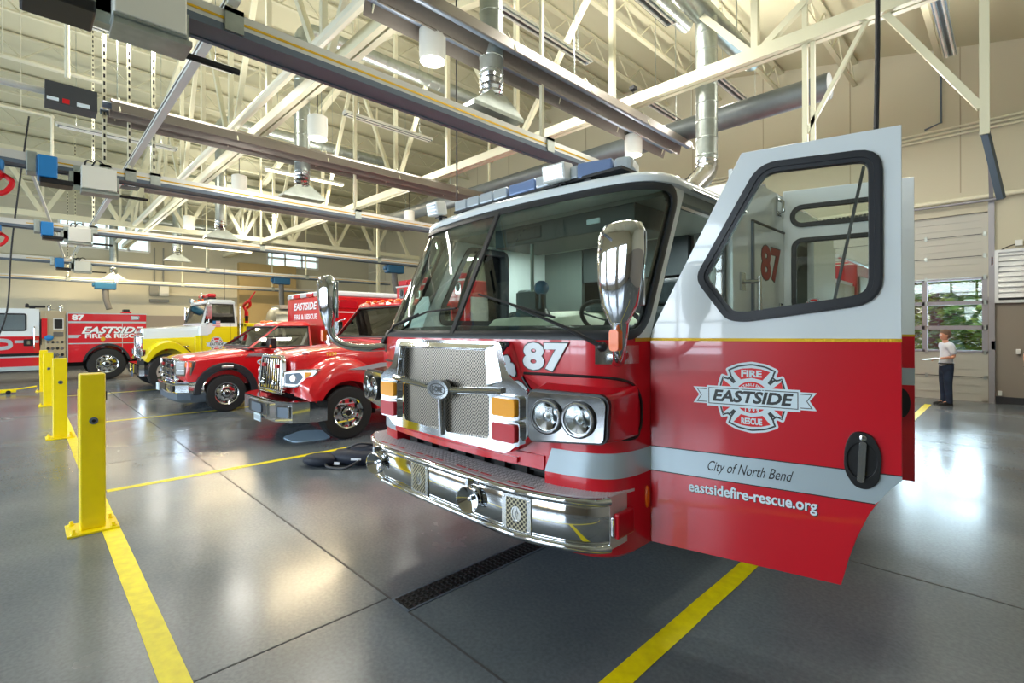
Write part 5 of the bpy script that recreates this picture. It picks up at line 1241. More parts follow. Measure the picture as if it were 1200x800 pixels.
# pump panel
mb = MB(M['tan_panel']).box(-W, W, -2.95, -2.3, .62, 2.26).box(W, W + .03, -2.82, -2.32, .7, 2.24); pp = mb.build('pump_panel', None, fe, smooth=0, bevel=.012)
mb = MB(M['black']).extrude([rrect(-2.63, -2.36, 1.66, 2.04, .02)], Tside(W + .03, 0, 0), 0, .004).use(M['alu']).extrude([rrect(-2.63, -2.36, 1.66, 2.04, .02), rrect(-2.60, -2.39, 1.70, 2.0, .02)], Tside(W + .03, 0, 0), 0, .02).use(M['chrome']).extrude([rrect(-2.63, -2.37, 1.45, 1.6, .02)], Tside(W + .03, 0, 0), 0, .02)
rnd = random.Random(3)
for i in range(4):
    for j in range(3):
        y, z, r = -2.76 + .12 * i, 1.28 - .2 * j, .04 if j < 1 else .045
        mb.use(M['letter_black'] if (i + j) % 2 else M['chrome']).revolve([(r, 0), (r, .02), (r * .8, .03), (0, .03)], (W + .03, y, z), (1, 0, 0), 14)
mb.use(M['alu_dark']).revolve([(.1, 0), (.09, .1), (.05, .12), (0, .12)], (W + .03, -2.66, .86), (1, 0, 0), 16).revolve([(.08, 0), (.07, .1), (0, .11)], (W + .03, -2.43, .76), (1, 0, 0), 16)
mb.use(M['red_plastic']).box(W + .02, W + .06, -2.92, -2.78, 1.4, 2.02).use(M['black']).box(W, W + .04, -2.95, -2.92, 1.2, 2.0); mb.use(M['blue']).sphere((W + .09, -2.74, 1.42), .1, .5, 1.2, .9, 12, 8)
mb.build('gauges', None, pp, smooth=30)
mb = MB(M['chrome'])
for y in (-2.72, -2.42): mb.cyl((W - .2, y, 2.26), (W - .2, y, 2.4), .04).sphere((W - .2, y, 2.4), .06)
mb.bar((W - .2, -2.72, 2.3), (W - .2, -2.42, 2.3), .03).build('deck_rail', None, fe)
# cab of the far engine
hole1 = rrect(-6.3, -4.19, 1.66, 2.14, .04)
mb = MB(M['white']); side_panel(mb, W, 1, [[(-8.2, 1.47), (-3.85, 1.47), (-3.85, 2.27), (-3.95, 2.32), (-8.2, 2.32)], hole1], .08)
mb.use(M['red']); side_panel(mb, W, 1, [[(-8.2, .95), (-3.85, .95), (-3.85, 1.47), (-8.2, 1.47)]], .08); side_panel(mb, W, 1, [[(-5.6, .55), (-3.85, .55), (-3.85, .82), (-5.6, .82)]], .08)
mb.use(M['silver']).box(W - .08, W, -5.6, -3.85, .82, .86).box(W - .08, W, -5.6, -3.85, .42, .55).use(M['dark']).box(W - .3, W - .02, -5.6, -3.85, .86, .95)
mb.use(M['white']).box(-W, W - .08, -8.2, -3.85, 2.25, 2.32).box(-W, -W + .08, -8.2, -3.85, .95, 2.3).use(M['int_light']).box(-W + .08, W - .08, -3.95, -3.85, .9, 2.28).use(M['dark']).box(-.5, .5, -8.0, -.1, .45, .95)
cb = mb.build('cab', None, fe, smooth=0, bevel=.008)
mb = MB(M['seal']); side_panel(mb, W + .01, 1, [inset(hole1, -.03), inset(hole1, .015)], .08); sw = mb.build('side_window', None, fe, smooth=0)
mb = MB(M['glass_clear']); side_panel(mb, W - .03, 1, [hole1], .006); mb.build('pane', None, sw, smooth=0)
mb = MB(M['silver']); T = Tside(W, 0, 0)
mb.extrude([[(-8.2, 1.22), (-3.87, 1.22), (-3.87, 1.40), (-5.6, 1.40)][:3] + [(-8.2, 1.32)]], T, 0, .003) if False else None
for z in (1.30,): mb.box(W, W + .003, -4.45, -3.87, z - .035, z + .05)
ss = catmull([V((-6.4, 1.36, 0)), V((-5.7, 1.36, 0)), V((-4.72, 1.35, 0)), V((-4.55, 1.24, 0)), V((-4.68, 1.12, 0)), V((-5.5, 1.10, 0)), V((-6.4, 1.10, 0))], 8)
mb.use(M['letter_dark']).extrude([[(p.x + .03, p.y + .055) for p in ss] + [(p.x - .05, p.y - .05) for p in reversed(ss)]], T, 0, .003) if False else None
loopy = []
up_, dn_ = [], []
for i, p in enumerate(ss):
    d = (ss[min(i + 1, len(ss) - 1)] - ss[max(i - 1, 0)]).normalized(); n = V((-d.y, d.x, 0)); up_.append((p.x + n.x * .055, p.y + n.y * .055)); dn_.append((p.x - n.x * .055, p.y - n.y * .055))
mb.use(M['silver']).extrude([up_ + dn_[::-1]], T, 0, .004)
mb.box(W, W + .004, -6.4, -5.6, 1.21, 1.26)
mb.build('swirl_stripe', None, cb, smooth=0)
mb = MB(M['chrome']).tube([(W + .03, -3.98, 1.10), (W + .07, -3.98, 1.14), (W + .07, -3.98, 1.72), (W + .03, -3.98, 1.76)], .02, 8).use(M['black']).extrude([rrect(-4.24, -4.01, 1.17, 1.38, .03)], T, 0, .02).use(M['chrome']).extrude([rrect(-4.16, -4.08, 1.22, 1.34, .02)], T, .015, .035); mb.build('door_handle', None, cb, smooth=30)
mb = MB(M['emblem_white']).extrude([ell(.1, .1)], Tside(W, -5.1, .70), 0, .006).use(M['letter_dark']).extrude([ell(.06, .06), ell(.045, .045)], Tside(W, -5.1, .7), .005, .008); mb.build('round_decal', None, cb, smooth=0)
mb = MB(M['black']).box(W - .4, W - .1, -4.2, -3.7, 2.36, 2.42).box(W - .3, W - .2, -4.1, -3.95, 2.32, 2.36).sphere((W - .25, -4.15, 2.44), .05); mb.build('roof_lamp', None, fe, smooth=30)
MB(M['cord']).cyl((W - .3, -4.9, 2.32), (W - .3, -4.9, 2.75), .01).cyl((W - .3, -5.6, 2.32), (W - .3, -5.6, 2.9), .01).build('antenna', None, fe)

for c in [cb] + [o for o in fe.children if o.name.split('.')[0] in ('side_window', 'roof_lamp', 'antenna', 'swirl_stripe')]: c.location.y += .88
fe.scale = (1, .94, 1.03)
for c in fe.children:
    if c.name.startswith('wheel') and 'arch' not in c.name: c.scale = (1, 1.064, 1 / 1.03)
for c in fe.children:
    if c.name.startswith('wheel') and 'arch' not in c.name and c.location.y < -4: c.location.y = -5.3
# ================================================================= things under the roof
CA, SA = math.cos(R(45.5)), math.sin(R(45.5))
def at(px, py, ax, val):
    """the point of the place at a pixel of the 1200x800 photograph, on the plane ax = val"""
    r, u = (px - 600) / 579., (384 - py) / 579.
    d = (CA * r - SA, SA * r + CA, u); o = (0, 0, 1.7); i = 'xyz'.index(ax); t = (val - o[i]) / d[i]
    return V([o[k] + t * d[k] for k in range(3)])
# ---- joists
def joist(x):
    z = roof_z(x) - .04; t = empty('bar_joist', (x, (YF + YB) / 2, z), 'cream open-web steel joist under the roof deck', 'roof joist', 'open-web joists under the roof deck')
    L = (YB - YF) / 2
    mb = MB(M['steel_dim']).box(-.07, .07, -L, L, -.05, .0); mb.build('top_chord', None, t, smooth=0)
    mb = MB(M['steel_dim']).box(-.05, .05, -L, L, -.62, -.57); mb.build('bottom_chord', None, t, smooth=0)
    n = 38; pts = [V((0, -L + 2 * L * i / n, -.04 if i % 2 else -.59)) for i in range(n + 1)]
    mb = MB(M['steel_dim'])
    for a, b in zip(pts, pts[1:]): mb.bar(a, b, .03)
    mb.build('web_rod', None, t, smooth=0)
    return t
j0 = None
for i in range(19):
    x = -27.4 + i * 1.75
    if j0 is None: j0 = joist(x)
    else: c = copy_tree(j0); c.location = (x, (YF + YB) / 2, roof_z(x) - .04)
# ---- roof trusses across the hall
def truss(y, label, zc=5.5, xs=None):
    t = empty('roof_truss', (RX, y, zc), label, 'roof truss')
    top = lambda x: roof_z(x) - .75
    def part(name, a, b, w, h=None): MB(M['steel']).bar(V(a) - t.location, V(b) - t.location, w, h).build(name, None, t, smooth=0)
    x0, x1 = XL + .05, XR - .05
    m2 = MB(M['steel']); o = t.location
    for dy in (-.06, .06): m2.bar(V((x0, y + dy, zc)) - o, V((x1, y + dy, zc)) - o, .085, .17)
    m2.build('bottom_chord', None, t, smooth=0)
    part('top_chord', (x0, y, top(x0)), (RX, y, top(RX)), .2, .16); part('top_chord', (RX, y, top(RX)), (x1, y, top(x1)), .2, .16)
    n = 14; xs = [x0 + (x1 - x0) * i / n for i in range(n + 1)]
    for i, x in enumerate(xs):
        if 0 < i < n: part('post', (x, y, zc), (x, y, top(x)), .09)
        if i < n:
            a, b = x, xs[i + 1]
            if i % 2: part('web_brace', (a, y, zc), (b, y, top(b)), .09)
            else: part('web_brace', (a, y, top(a)), (b, y, zc), .09)
truss(3.2, 'cream steel roof truss crossing above the front of the parked trucks')
truss(7.3, 'cream steel roof truss crossing further back, seen just over the light bar')
# girder along the far bays
g = empty('roof_girder', (-22.4, 4, 5.5), 'cream steel girder with wide vee braces near the far wall', 'roof girder')
MB(M['steel']).box(-.09, .09, -10, 11, -.09, .09).build('bottom_chord', None, g, smooth=0); MB(M['steel']).box(-.09, .09, -10, 11, 1.9, 2.08).build('top_chord', None, g, smooth=0)
for i in range(10):
    y = -9.6 + 2. * i
    MB(M['steel']).bar((0, y, 0), (0, y + 1, 1.95), .13).build('web_brace', None, g, smooth=0); MB(M['steel']).bar((0, y + 1, 1.95), (0, y + 2, 0), .13).build('web_brace', None, g, smooth=0)
    MB(M['steel']).bar((0, y, 0), (0, y, 1.95), .07).build('post', None, g, smooth=0)
# ---- pipes
def pipe(pts, r, label, m='pipe', name='sprinkler_pipe', cat='pipe', group=None, hang=False):
    mb = MB(M[m]); pts = [V(p) for p in pts]
    mb.tube(pts, r, 10)
    for p in pts[1:-1]: mb.sphere(p, r * 1.25, seg=10, rings=6)
    if hang:
        for p in (pts[0] * .3 + pts[1] * .7, pts[0] * .75 + pts[1] * .25): mb.cyl(p, (p.x, p.y, roof_z(p.x) - .02), .008, seg=6)
    return tag(mb.build(name, None, None), label, cat, group)
pipe([(XL, 2.8, 5.52), (XR, 2.8, 5.52)], .075, 'thick cream round pipe running across beside the front roof truss')
pipe([at(-40, 50, 'z', 6.2), at(120, 94, 'z', 6.2)], .035, 'thin cream pipe running into the picture above the dark heater box', hang=True)
a = at(0, 120, 'z', 5.8); b = at(62, 134, 'z', 5.8); pipe([a + (a - b), b, b - V((0, 0, 1.1))], .03, 'cream pipe that bends straight down below the dark heater box', hang=True)
a = at(20, -14, 'z', 6.6); b = at(80, 8, 'z', 6.6); pipe([a + (a - b), b, b - V((0, 0, 1.05))], .035, 'cream pipe with a right-angle bend hanging near the top corner', hang=True)
pipe([(XL + .15, YF + .2, 4.75), (XL + .15, YB - .1, 4.75)], .05, 'cream pipe along the far wall under the high windows')
for i, dz in enumerate((0, .09, .18)): pipe([(-12, YB - .06, 6.15 + dz), (XR, YB - .06, 6.15 + dz)], .025, 'thin conduit in the bundle along the back wall high above the glazed door', name='conduit', cat='conduit', group='conduits along the back wall')
pipe([(-6, YB - .12, 4.62), (XR, YB - .12, 4.62)], .05, 'cream pipe fixed along the wall just over the back glazed door')
pipe([(-1.2, YB - .1, 8.0), (-1.2, YB - .1, 6.5), (-1.5, YB - .1, 6.4)], .022, 'dark bent conduit dropping down the back wall', 'alu_dark', 'conduit', 'conduit')
pipe([(-20.2, YB - .1, 5.2), (XL + .3, YB - .1, 5.2)], .04, 'cream pipe on the back wall in the far corner')
# ---- posts standing between the bays
def column(x, y, label):
    c = MB(M['steel']).box(-.07, .07, -.07, .07, 0, roof_z(x) - .8).box(-.15, .15, -.15, .15, 0, .02).build('steel_post', None, None, smooth=0); c.location = (x, y, 0); tag(c, label, 'steel post')
for i, x in enumerate((-22.4,)): column(x, 12.6, 'slim cream steel post in the far bays')
# ---- exhaust rails
def exhaust_rail(x, z0, y0, y1, label, yb, motor=True):
    t = empty('exhaust_rail', (x, yb, z0), label, 'vehicle exhaust rail')
    a, b = y0 - yb, y1 - yb
    mb = MB(M['alu']).box(-.14, .14, a, b, .10, .17).box(.09, .145, a, b, .02, .17).box(-.145, -.09, a, b, .02, .17)
    mb.use(M['alu_dark']).box(-.12, .12, a, b, .0, .06).box(.10, .15, a, b, -.01, .05).box(-.15, -.1, a, b, -.01, .05)
    mb.use(M['gold']).box(.146, .15, a + 3, b, .085, .105); mb.build('rail', None, t, smooth=0)
    if motor:
        u = MB(M['blue']).box(-.16, .24, -.50, -.28, -.16, .16).use(M['galv']).box(-.15, .17, -.62, -.50, -.1, .2).use(M['black']).box(-.14, .2, -.48, -.1, -.24, -.16).build('drive_unit', None, t, smooth=0, bevel=.015)
        u = MB(M['galv']).box(.15, .17, -.1, .42, -.28, .1).box(.05, .33, -.02, .44, -.32, -.28).box(-.1, .17, -.15, .45, -.2, .0).build('bracket_plate', None, t, smooth=0)
        MB(M['box_white']).box(.17, .36, -.02, .40, -.26, .08).use(M['galv']).box(.17, .355, -.03, .41, -.28, -.26).build('control_box', None, t, smooth=0, bevel=.012)
        MB(M['cord']).tube(catmull([(.28, .1, .08), (.25, .16, .2), (.1, .24, .22), (.05, .3, .17)], 5), .012, 6).tube(catmull([(.28, .02, .08), (.22, .05, .19), (.1, .15, .2)], 5), .012, 6).build('cable_loop', None, t)
        MB(M['black']).cyl((.0, .46, -.24), (.0, .85, -.24), .025).build('arm', None, t)
    for dy in [q - yb for q in ((1.22, 5.2, 9.2) if x < -12 else (.9, 1.22, 1.55, 5.2, 9.2) if x < -8 else (1.22, 5.15)) if q < y1]:
        zt = roof_z(x) - .3 - z0
        mb = MB(M['steel']).box(-.024, .024, dy - .024, dy + .024, .17, zt)
        mb.use(M['black'])
        if dy < 2:
            for k in range(int((zt - .3) / .12)): mb.box(.024, .0265, dy - .012, dy + .012, .3 + k * .12, .36 + k * .12)
        mb.build('hanger', None, t, smooth=0)
        MB(M['galv']).box(-.17, .17, dy - .07, dy + .07, .15, .19).box(.15, .17, dy - .07, dy + .07, .0, .19).build('clamp', None, t, smooth=0)
    return t
RXS = (-4.63, -10.25, -16.4, -22.9)
exhaust_rail(RXS[0], 4.13, -2.5, 6.6, 'aluminium exhaust rail with grey control box, nearest, running to the big engine\'s roof', .45)
exhaust_rail(RXS[1], 4.13, -3.0, 9.5, 'aluminium exhaust rail with a blue drive end, second from the big engine', .62)
exhaust_rail(RXS[2], 4.13, -3.0, 11.8, 'aluminium exhaust rail with a blue drive end, third from the big engine', .75)
exhaust_rail(RXS[3], 4.0, -3.0, 13.5, 'aluminium exhaust rail with a blue drive end, furthest of those with control boxes', 1.2)
exhaust_rail(-27.3, 3.72, -6.5, 14.5, 'plain aluminium rail hung close to the far wall', 1.0, False)
b = MB(M['fl_body']).box(-28., -4.5, 1.20, 1.28, 4.42, 4.50).use(M['black']).box(-28, -4.5, 1.195, 1.2, 4.45, 4.47)
tag(b.build('cross_strut', None, None, smooth=0), 'long silver strut tying the exhaust rails together across the bays', 'strut')
tag(MB(M['alu']).bar((-13.2, .0, 5.0), (-22.2, .9, 4.15), .05).build('cross_strut', None, None, smooth=0), 'slanted thin brace behind the far exhaust rail boxes', 'strut')
# hose trolleys
def trolley(x, y, z, L, label):
    t = empty('hose_trolley', (x, y, z), label, 'exhaust hose trolley', 'blue exhaust trolleys on the rails')
    MB(M['blue_dark']).box(-.14, .14, -.36, .36, -.3, .0).box(-.1, .1, -.44, -.36, -.2, -.04).build('body', None, t, smooth=0, bevel=.05)
    MB(M['chrome_soft']).box(-.1, .1, .3, .44, -.02, .2).build('wheel_bracket', None, t, smooth=0)
    MB(M['hose']).tube(catmull([(0, 0, -.28), (.03, .02, -.28 - L * .5), (.1, .12, -.28 - L)], 8), .11, 12).build('hose', None, t)
trolley(-27.1, 2.4, 3.72, .85, 'blue trolley with a short grey hose on the rail against the far wall')
trolley(-22.9, 8.1, 4.0, 1.9, 'blue trolley with a long grey hose above the silver water tank')
trolley(-16.4, 9.9, 4.1, .9, 'blue trolley hanging over the lettered ambulance roof')
def nozzle(x, y, z, label):
    t = empty('exhaust_nozzle', (x, y, z), label, 'exhaust nozzle', 'red exhaust nozzles hung up at the edge')
    MB(M['blue']).box(-.14, .14, -.2, .2, -.06, .1).build('holder', None, t, smooth=0, bevel=.03)
    mb = MB(M['red_plastic']).tube([(0, .0, -.06), (.02, .05, -.2)], [.2, .14], 14).tube(catmull([(0, .18, -.1), (.05, .28, -.2), (.05, .2, -.36), (0, .05, -.4)], 5), .035, 8).tube(catmull([(0, -.1, -.15), (.05, -.2, -.25), (.05, -.1, -.4), (0, .05, -.4)], 5), .035, 8); mb.build('clamp_handle', None, t)
    MB(M['fl_body']).cyl((0, .06, -.3), (0, .06, -1.3), .07).build('hose', None, t)
nozzle(-10.2, -.42, 4.04, 'red and blue exhaust nozzle, upper of the two at the edge')
nozzle(-16.4, -.6, 4.04, 'red and blue exhaust nozzle, lower of the two at the edge')
nozzle(-7.5, -.55, 5.2, 'red exhaust nozzle highest up at the edge beside the heater pipe')
# ---- spiral ducts
def duct(x, label, y=4.15, zt=7.9, zb=4.42, y1=9.5, r=.15, flare=True):
    t = empty('spiral_duct', (x, y, zb), label, 'spiral duct')
    h = zt - zb
    mb = MB(M['galv']).tube([(0, 0, .35), (0, 0, h - .3)], r, 20)
    for i in range(int(h / .28)): mb.revolve([(r, 0), (r + .006, .012), (r, .024)], (0, 0, .4 + .28 * i), (0, 0, 1), 20, caps=False) if .4 + .28 * i < h - .3 else None
    mb.build('drop', None, t)
    MB(M['galv']).tube([(0, .3 - .3 * math.cos(a) if True else 0, h - .3 + .3 * math.sin(a)) for a in [PI / 2 * i / 6 for i in range(7)]], r * 1.03, 20).build('elbow', None, t)
    mb = MB(M['galv']).tube([(0, .3, h), (0, y1 - y, h)], r, 20)
    for i in range(int((y1 - y - .4) / .3)): mb.revolve([(r, 0), (r + .006, .012), (r, .024)], (0, .4 + .3 * i, h), (0, 1, 0), 20, caps=False)
    mb.build('run', None, t)
    if flare:
        mb = MB(M['chrome_soft']).tube(catmull([(0, 0, .5), (.02, -.02, .34), (0, 0, .2)], 6), [r * (.9 + .12 * (i % 2)) for i in range(13)], 18); mb.build('flexible_sleeve', None, t)
        mb = MB(M['galv']).loft([[V((a * w, b * l, z)) for a, b in ((-1, -1), (1, -1), (1, 1), (-1, 1))] for z, w, l in ((.22, r * .85, r * .85), (.0, .16, .42), (-.05, .16, .42))]); mb.build('hood', None, t, smooth=0)
duct(RXS[0], 'silver spiral duct dropping onto the nearest exhaust rail', 4.2, 7.8)
duct(RXS[1], 'silver spiral duct dropping onto the second exhaust rail', 4.05)
duct(RXS[2], 'silver spiral duct dropping onto the third exhaust rail', 4.1)
duct(RXS[3], 'silver spiral duct dropping onto the fourth exhaust rail', 4.2, 7.7)
duct(-27.3, 'silver spiral duct dropping onto the rail by the far wall', 2.7, 6.6, 3.9, 7.)
t = empty('spiral_duct', (-3.35, 7.55, 4.3), 'silver spiral duct with a tee, standing over the big engine\'s open cab door', 'spiral duct')
MB(M['galv']).tube([(0, -3.5, 2.25), (0, 1.9, 2.25)], .17, 20).cyl((0, -2, 2.4), (0, -2, 4.3), .01, seg=6).cyl((0, 1.2, 2.4), (0, 1.2, 4.3), .01, seg=6).build('run', None, t)
mb = MB(M['galv']).tube([(0, 0, 2.25), (0, 0, 0.0)], .16, 20)
for i in range(8): mb.revolve([(.16, 0), (.167, .012), (.16, .024)], (0, 0, .05 + .27 * i), (0, 0, 1), 20, caps=False)
mb.build('drop', None, t)
MB(M['chrome_soft']).tube(catmull([(0, 0, 0), (0, -.05, -.2), (-.05, -.3, -.42), (-.08, -.45, -.55)], 5), [.155 + .012 * (i % 2) for i in range(16)], 18).build('flexible_sleeve', None, t)
t = tag(MB(M['duct_dark']).tube([(-15.5, 8.9, 5.45), (-2.0, 8.9, 5.45)], .2, 22).build('round_duct', None, None), 'dark round duct running across just under the back roof truss', 'round duct')
# ---- tube heaters
def heater(x, y0, y1, label, z=5.2, box=True):
    t = empty('tube_heater', (x, (y0 + y1) / 2, z), label, 'tube heater'); L = (y1 - y0) / 2
    for k, dx in enumerate((-.17, .17)):
        prof = [(dx - .16, -.1), (dx - .11, .06), (dx - .04, .12), (dx + .04, .12), (dx + .11, .06), (dx + .16, -.1)]
        up = [(a, b) for a, b in prof]; dn = [(a * 1. + (dx - a) * .06, b - .012) for a, b in reversed(prof)]
        MB(M['heater']).loft([[V((a, y, b)) for a, b in up + dn] for y in (-L, L)]).build('reflector', None, t, smooth=0)
        MB(M['alu_dark']).cyl((dx, -L - .1, .02), (dx, L + .05, .02), .05).build('tube', None, t)
    n = max(2, int(2 * L / 1.6))
    for i in range(n + 1):
        y = -L + .1 + (2 * L - .2) * i / n; MB(M['steel']).tube([(-.34, y, -.1), (-.2, y, .16), (0, y, .14), (.2, y, .16), (.34, y, -.1)], .012, 6).build('bracket', None, t)
        if i % 2 == 0: MB(M['galv']).cyl((0, y, .12), (0, y, roof_z(x) - z - .4), .008).build('hanger', None, t)
    if box: MB(M['heater_box']).box(-.16, .18, -L - .75, -L - .16, -.14, .17).use(M['emblem_white']).box(.18, .183, -L - .73, -L - .6, -.11, -.06).box(.18, .183, -L - .4, -L - .25, -.12, -.06).use(M['red_plastic']).box(.18, .183, -L - .56, -L - .48, -.12, -.05).build('burner_box', None, t, smooth=0, bevel=.01)
    if box: MB(M['alu']).cyl((0, -L - 4, .05), (0, -L - .75, .05), .05).build('supply_pipe', None, t)
heater(-4.6, 2.6, 9.1, 'long brown tube heater hanging highest over the big engine', 5.2, False)
heater(-10.1, .95, 9.5, 'long tube heater with a dark burner box over the rescue truck', 5.2)
heater(-15.6, 2.2, 10, 'tube heater hanging over the ambulance bay', 5.4)
# ---- light fixtures
FIX = []
def fixture(x, y0, y1, z, label, lit=False):
    t = empty('strip_light', (x, (y0 + y1) / 2, z), label, 'strip light', 'strip lights below the roof'); L = (y1 - y0) / 2
    MB(M['fl_body']).loft([[V((a, y, b)) for a, b in ((-.09, 0), (.09, 0), (.06, .07), (-.06, .07))] for y in (-L, L)]).build('housing', None, t, smooth=0)
    if lit: MB(M['fl_lit']).box(-.07, .07, -L + .02, L - .02, -.03, .0).build('lamp_tube', None, t, smooth=0)
    else:
        mb = MB(M['fl_refl']).box(-.085, .085, -L + .03, L - .03, -.012, .0); mb.use(M['letter_dark']).box(-.02, .02, -L + .1, L - .1, -.016, -.012); mb.build('reflector', None, t, smooth=0)
        MB(M['lens_frost']).cyl((-.05, -L + .06, -.02), (-.05, L - .06, -.02), .016, seg=8).cyl((.05, -L + .06, -.02), (.05, L - .06, -.02), .016, seg=8).build('lamp_tube', None, t)
    FIX.append((x, (y0 + y1) / 2, z, lit))
    MB(M['galv']).cyl((0, -L * .7, .07), (0, -L * .7, roof_z(x) - z - .6), .006, seg=6).cyl((0, L * .7, .07), (0, L * .7, roof_z(x) - z - .6), .006, seg=6).build('hanger', None, t)
for x, y0, y1, z, l, lit in ((-10.2, .6, 2.8, 6.5, 'unlit strip light nearest the upper corner over the dark heater box', 0), (-15.7, .5, 2.9, 6.5, 'unlit strip light below and beyond the dark heater box', 0),
        (-15.7, 5.1, 7.55, 6.5, 'glowing warm strip light between two ducts', 1), (-10.45, 5.05, 7.4, 6.5, 'unlit strip light behind the thin cream post over the rescue trucks', 0), (-5.4, 5.05, 7.3, 6.5, 'unlit strip light beside the long brown heater', 0),
        (-3.8, 5., 7.3, 6.5, 'strip light by the tee duct, cut by the top edge', 0), (-5.45, 9.4, 11.8, 6.5, 'strip light beyond the round dark duct', 0), (-4.0, 9.35, 11.85, 6.5, 'strip light just behind the tee duct', 0),
        (-.78, 9.4, 11.7, 6.5, 'strip light hanging before the back wall above the glazed door', 0), (-24.6, 5.1, 7.4, 5.25, 'glowing warm strip light low by the far wall', 1), (-21.3, 5.1, 7.5, 6.5, 'unlit strip light over the tanker truck', 0)):
    fixture(x, y0, y1, z, l, lit)
# ---- pendant cylinders
def pendant(x, y, z, label):
    t = empty('pendant_lamp', (x, y, z), label, 'pendant lamp', 'white cylinder pendants')
    MB(M['pendant']).revolve([(.10, -.18), (.145, -.18), (.155, -.1), (.155, .17), (.12, .19), (0, .19)], (0, 0, 0), (0, 0, 1), 26, caps=False).build('shade', None, t)
    MB(M['lens_frost']).revolve([(.10, -.17), (.09, -.19), (0, -.2)], (0, 0, 0), (0, 0, 1), 22).build('lens', None, t)
    MB(M['cord']).cyl((0, 0, .19), (0, 0, 1.1), .008, seg=6).box(-.05, .05, -.05, .05, 1.0, 1.06).build('cord', None, t, smooth=0)
for px, py, X, l in ((508, 53, -4.76, 'large white cylinder pendant near the long brown heater'), (373, 148, -8., 'white cylinder pendant right of the tall silver duct'), (281, 213, -12.28, 'small white cylinder pendant above the third exhaust rail'), (222, 258, -17.75, 'small white pendant furthest over the far bays'), (743, 170, -4.82, 'white cylinder pendant just over the light bar'), (480, 253, -12.52, 'small white pendant beside the big engine\'s roof corner')):
    p = at(px, py, 'x', X); pendant(p.x, p.y, p.z, l)
# ---- hanger frame beside the open door, cords
t = empty('track_hanger', (-1.05, 7.3, 5.5), 'slim cream hanger frame reaching down behind the open cab door', 'hanger frame')
for nm, a, b, w in (('post', (-.87, 0, 1.5), (-.87, 0, -1.55), .06), ('post', (.83, 0, 1.2), (.83, 0, -1.75), .08), ('brace', (-.85, 0, -1.25), (-.16, 0, 0), .05), ('brace', (-.05, 0, -.02), (.8, 0, -1.45), .07), ('post', (-.78, 0, .0), (-.78, 0, -1.5), .05)):
    MB(M['steel']).bar(a, b, w).build(nm, None, t, smooth=0)
MB(M['black']).box(-.95, -.7, -.05, .05, -1.6, -1.5).build('track_clamp', None, t, smooth=0); MB(M['alu_dark']).bar((.83, 0, -1.7), (.95, .3, -2.4), .06).build('track_end', None, t, smooth=0)
def cord(pts, r, label, m='cord'): tag(MB(M[m]).tube(catmull(pts, 6), r, 8).build('power_cord', None, None), label, 'hanging cord')
cord([(-1.0, 6, roof_z(-1) - .3), (-.94, 6, 5), (-.99, 6, 2.3)], .022, 'thick black cord hanging down behind the open cab door')
p = at(536, 200, 'x', -6.2); cord([(p.x, p.y, roof_z(p.x) - .3), (p.x, p.y, 4), (p.x, p.y, 2.4)], .012, 'thin black cord hanging down beside the light bar')
p = at(15, 300, 'x', -17.4); cord([(p.x + .3, p.y + .3, 7.), (p.x, p.y, 4), (p.x - .1, p.y - .1, 2.2), (p.x + .2, p.y - .35, 1.25)], .018, 'black cord hanging at the left in front of the far engine')
p = at(263, 320, 'x', -21.8); cord([(p.x, p.y, 4.1), (p.x, p.y, 2.6), (p.x, p.y, 2.0)], .015, 'thin dark cord hanging over the tanker\'s cab')
# ================================================================= things on the floor and the walls
def bollard(x, y, h, label):
    t = empty('bollard', (x, y, 0), label, 'bollard', 'yellow bollards along the bay line')
    k = h / 1.32
    MB(M['bollard']).box(-.085, .085, -.085, .085, .015, h).build('post', None, t, smooth=0, bevel=.012)
    MB(M['bollard']).box(-.17, .17, -.17, .17, 0, .018).build('base_plate', None, t, smooth=0, bevel=.003)
    for sx in (-1, 1):
        for sy in (-1, 1): MB(M['bollard']).cyl((sx * .13, sy * .13, .018), (sx * .13, sy * .13, .055), .014, seg=6).cyl((sx * .13, sy * .13, .018), (sx * .13, sy * .13, .03), .024, seg=6).build('anchor_bolt', None, t)
    mb = MB(M['alu_dark']).revolve([(.03, 0), (.03, .008), (.018, .012), (.0, .012)], (.085, .005, h * .70), (1, 0, 0), 20).use(M['letter_black']).revolve([(.014, .012), (.013, .014), (0, .014)], (.085, .005, h * .70), (1, 0, 0), 14); mb.build('key_switch', None, t)
    MB(M['black']).box(-.03, .03, .085, .1, h * .82, h * .88).build('sensor_eye', None, t, smooth=0, bevel=.006)
    MB(M['bollard']).box(-.04, .04, -.092, -.085, h * .4, h * .9).build('cover_strip', None, t, smooth=0)
bollard(-5.57, .40, 1.33, 'yellow steel bollard standing nearest, its base plate bolted to the floor')
bollard(-10.6, .375, 1.26, 'yellow bollard second from the camera')
bollard(-15.3, .35, 1.2, 'yellow bollard third from the camera')
bollard(-19.0, .34, 1.15, 'yellow bollard furthest away, by the far engine\'s pump panel')
MB(M['red_plastic'])
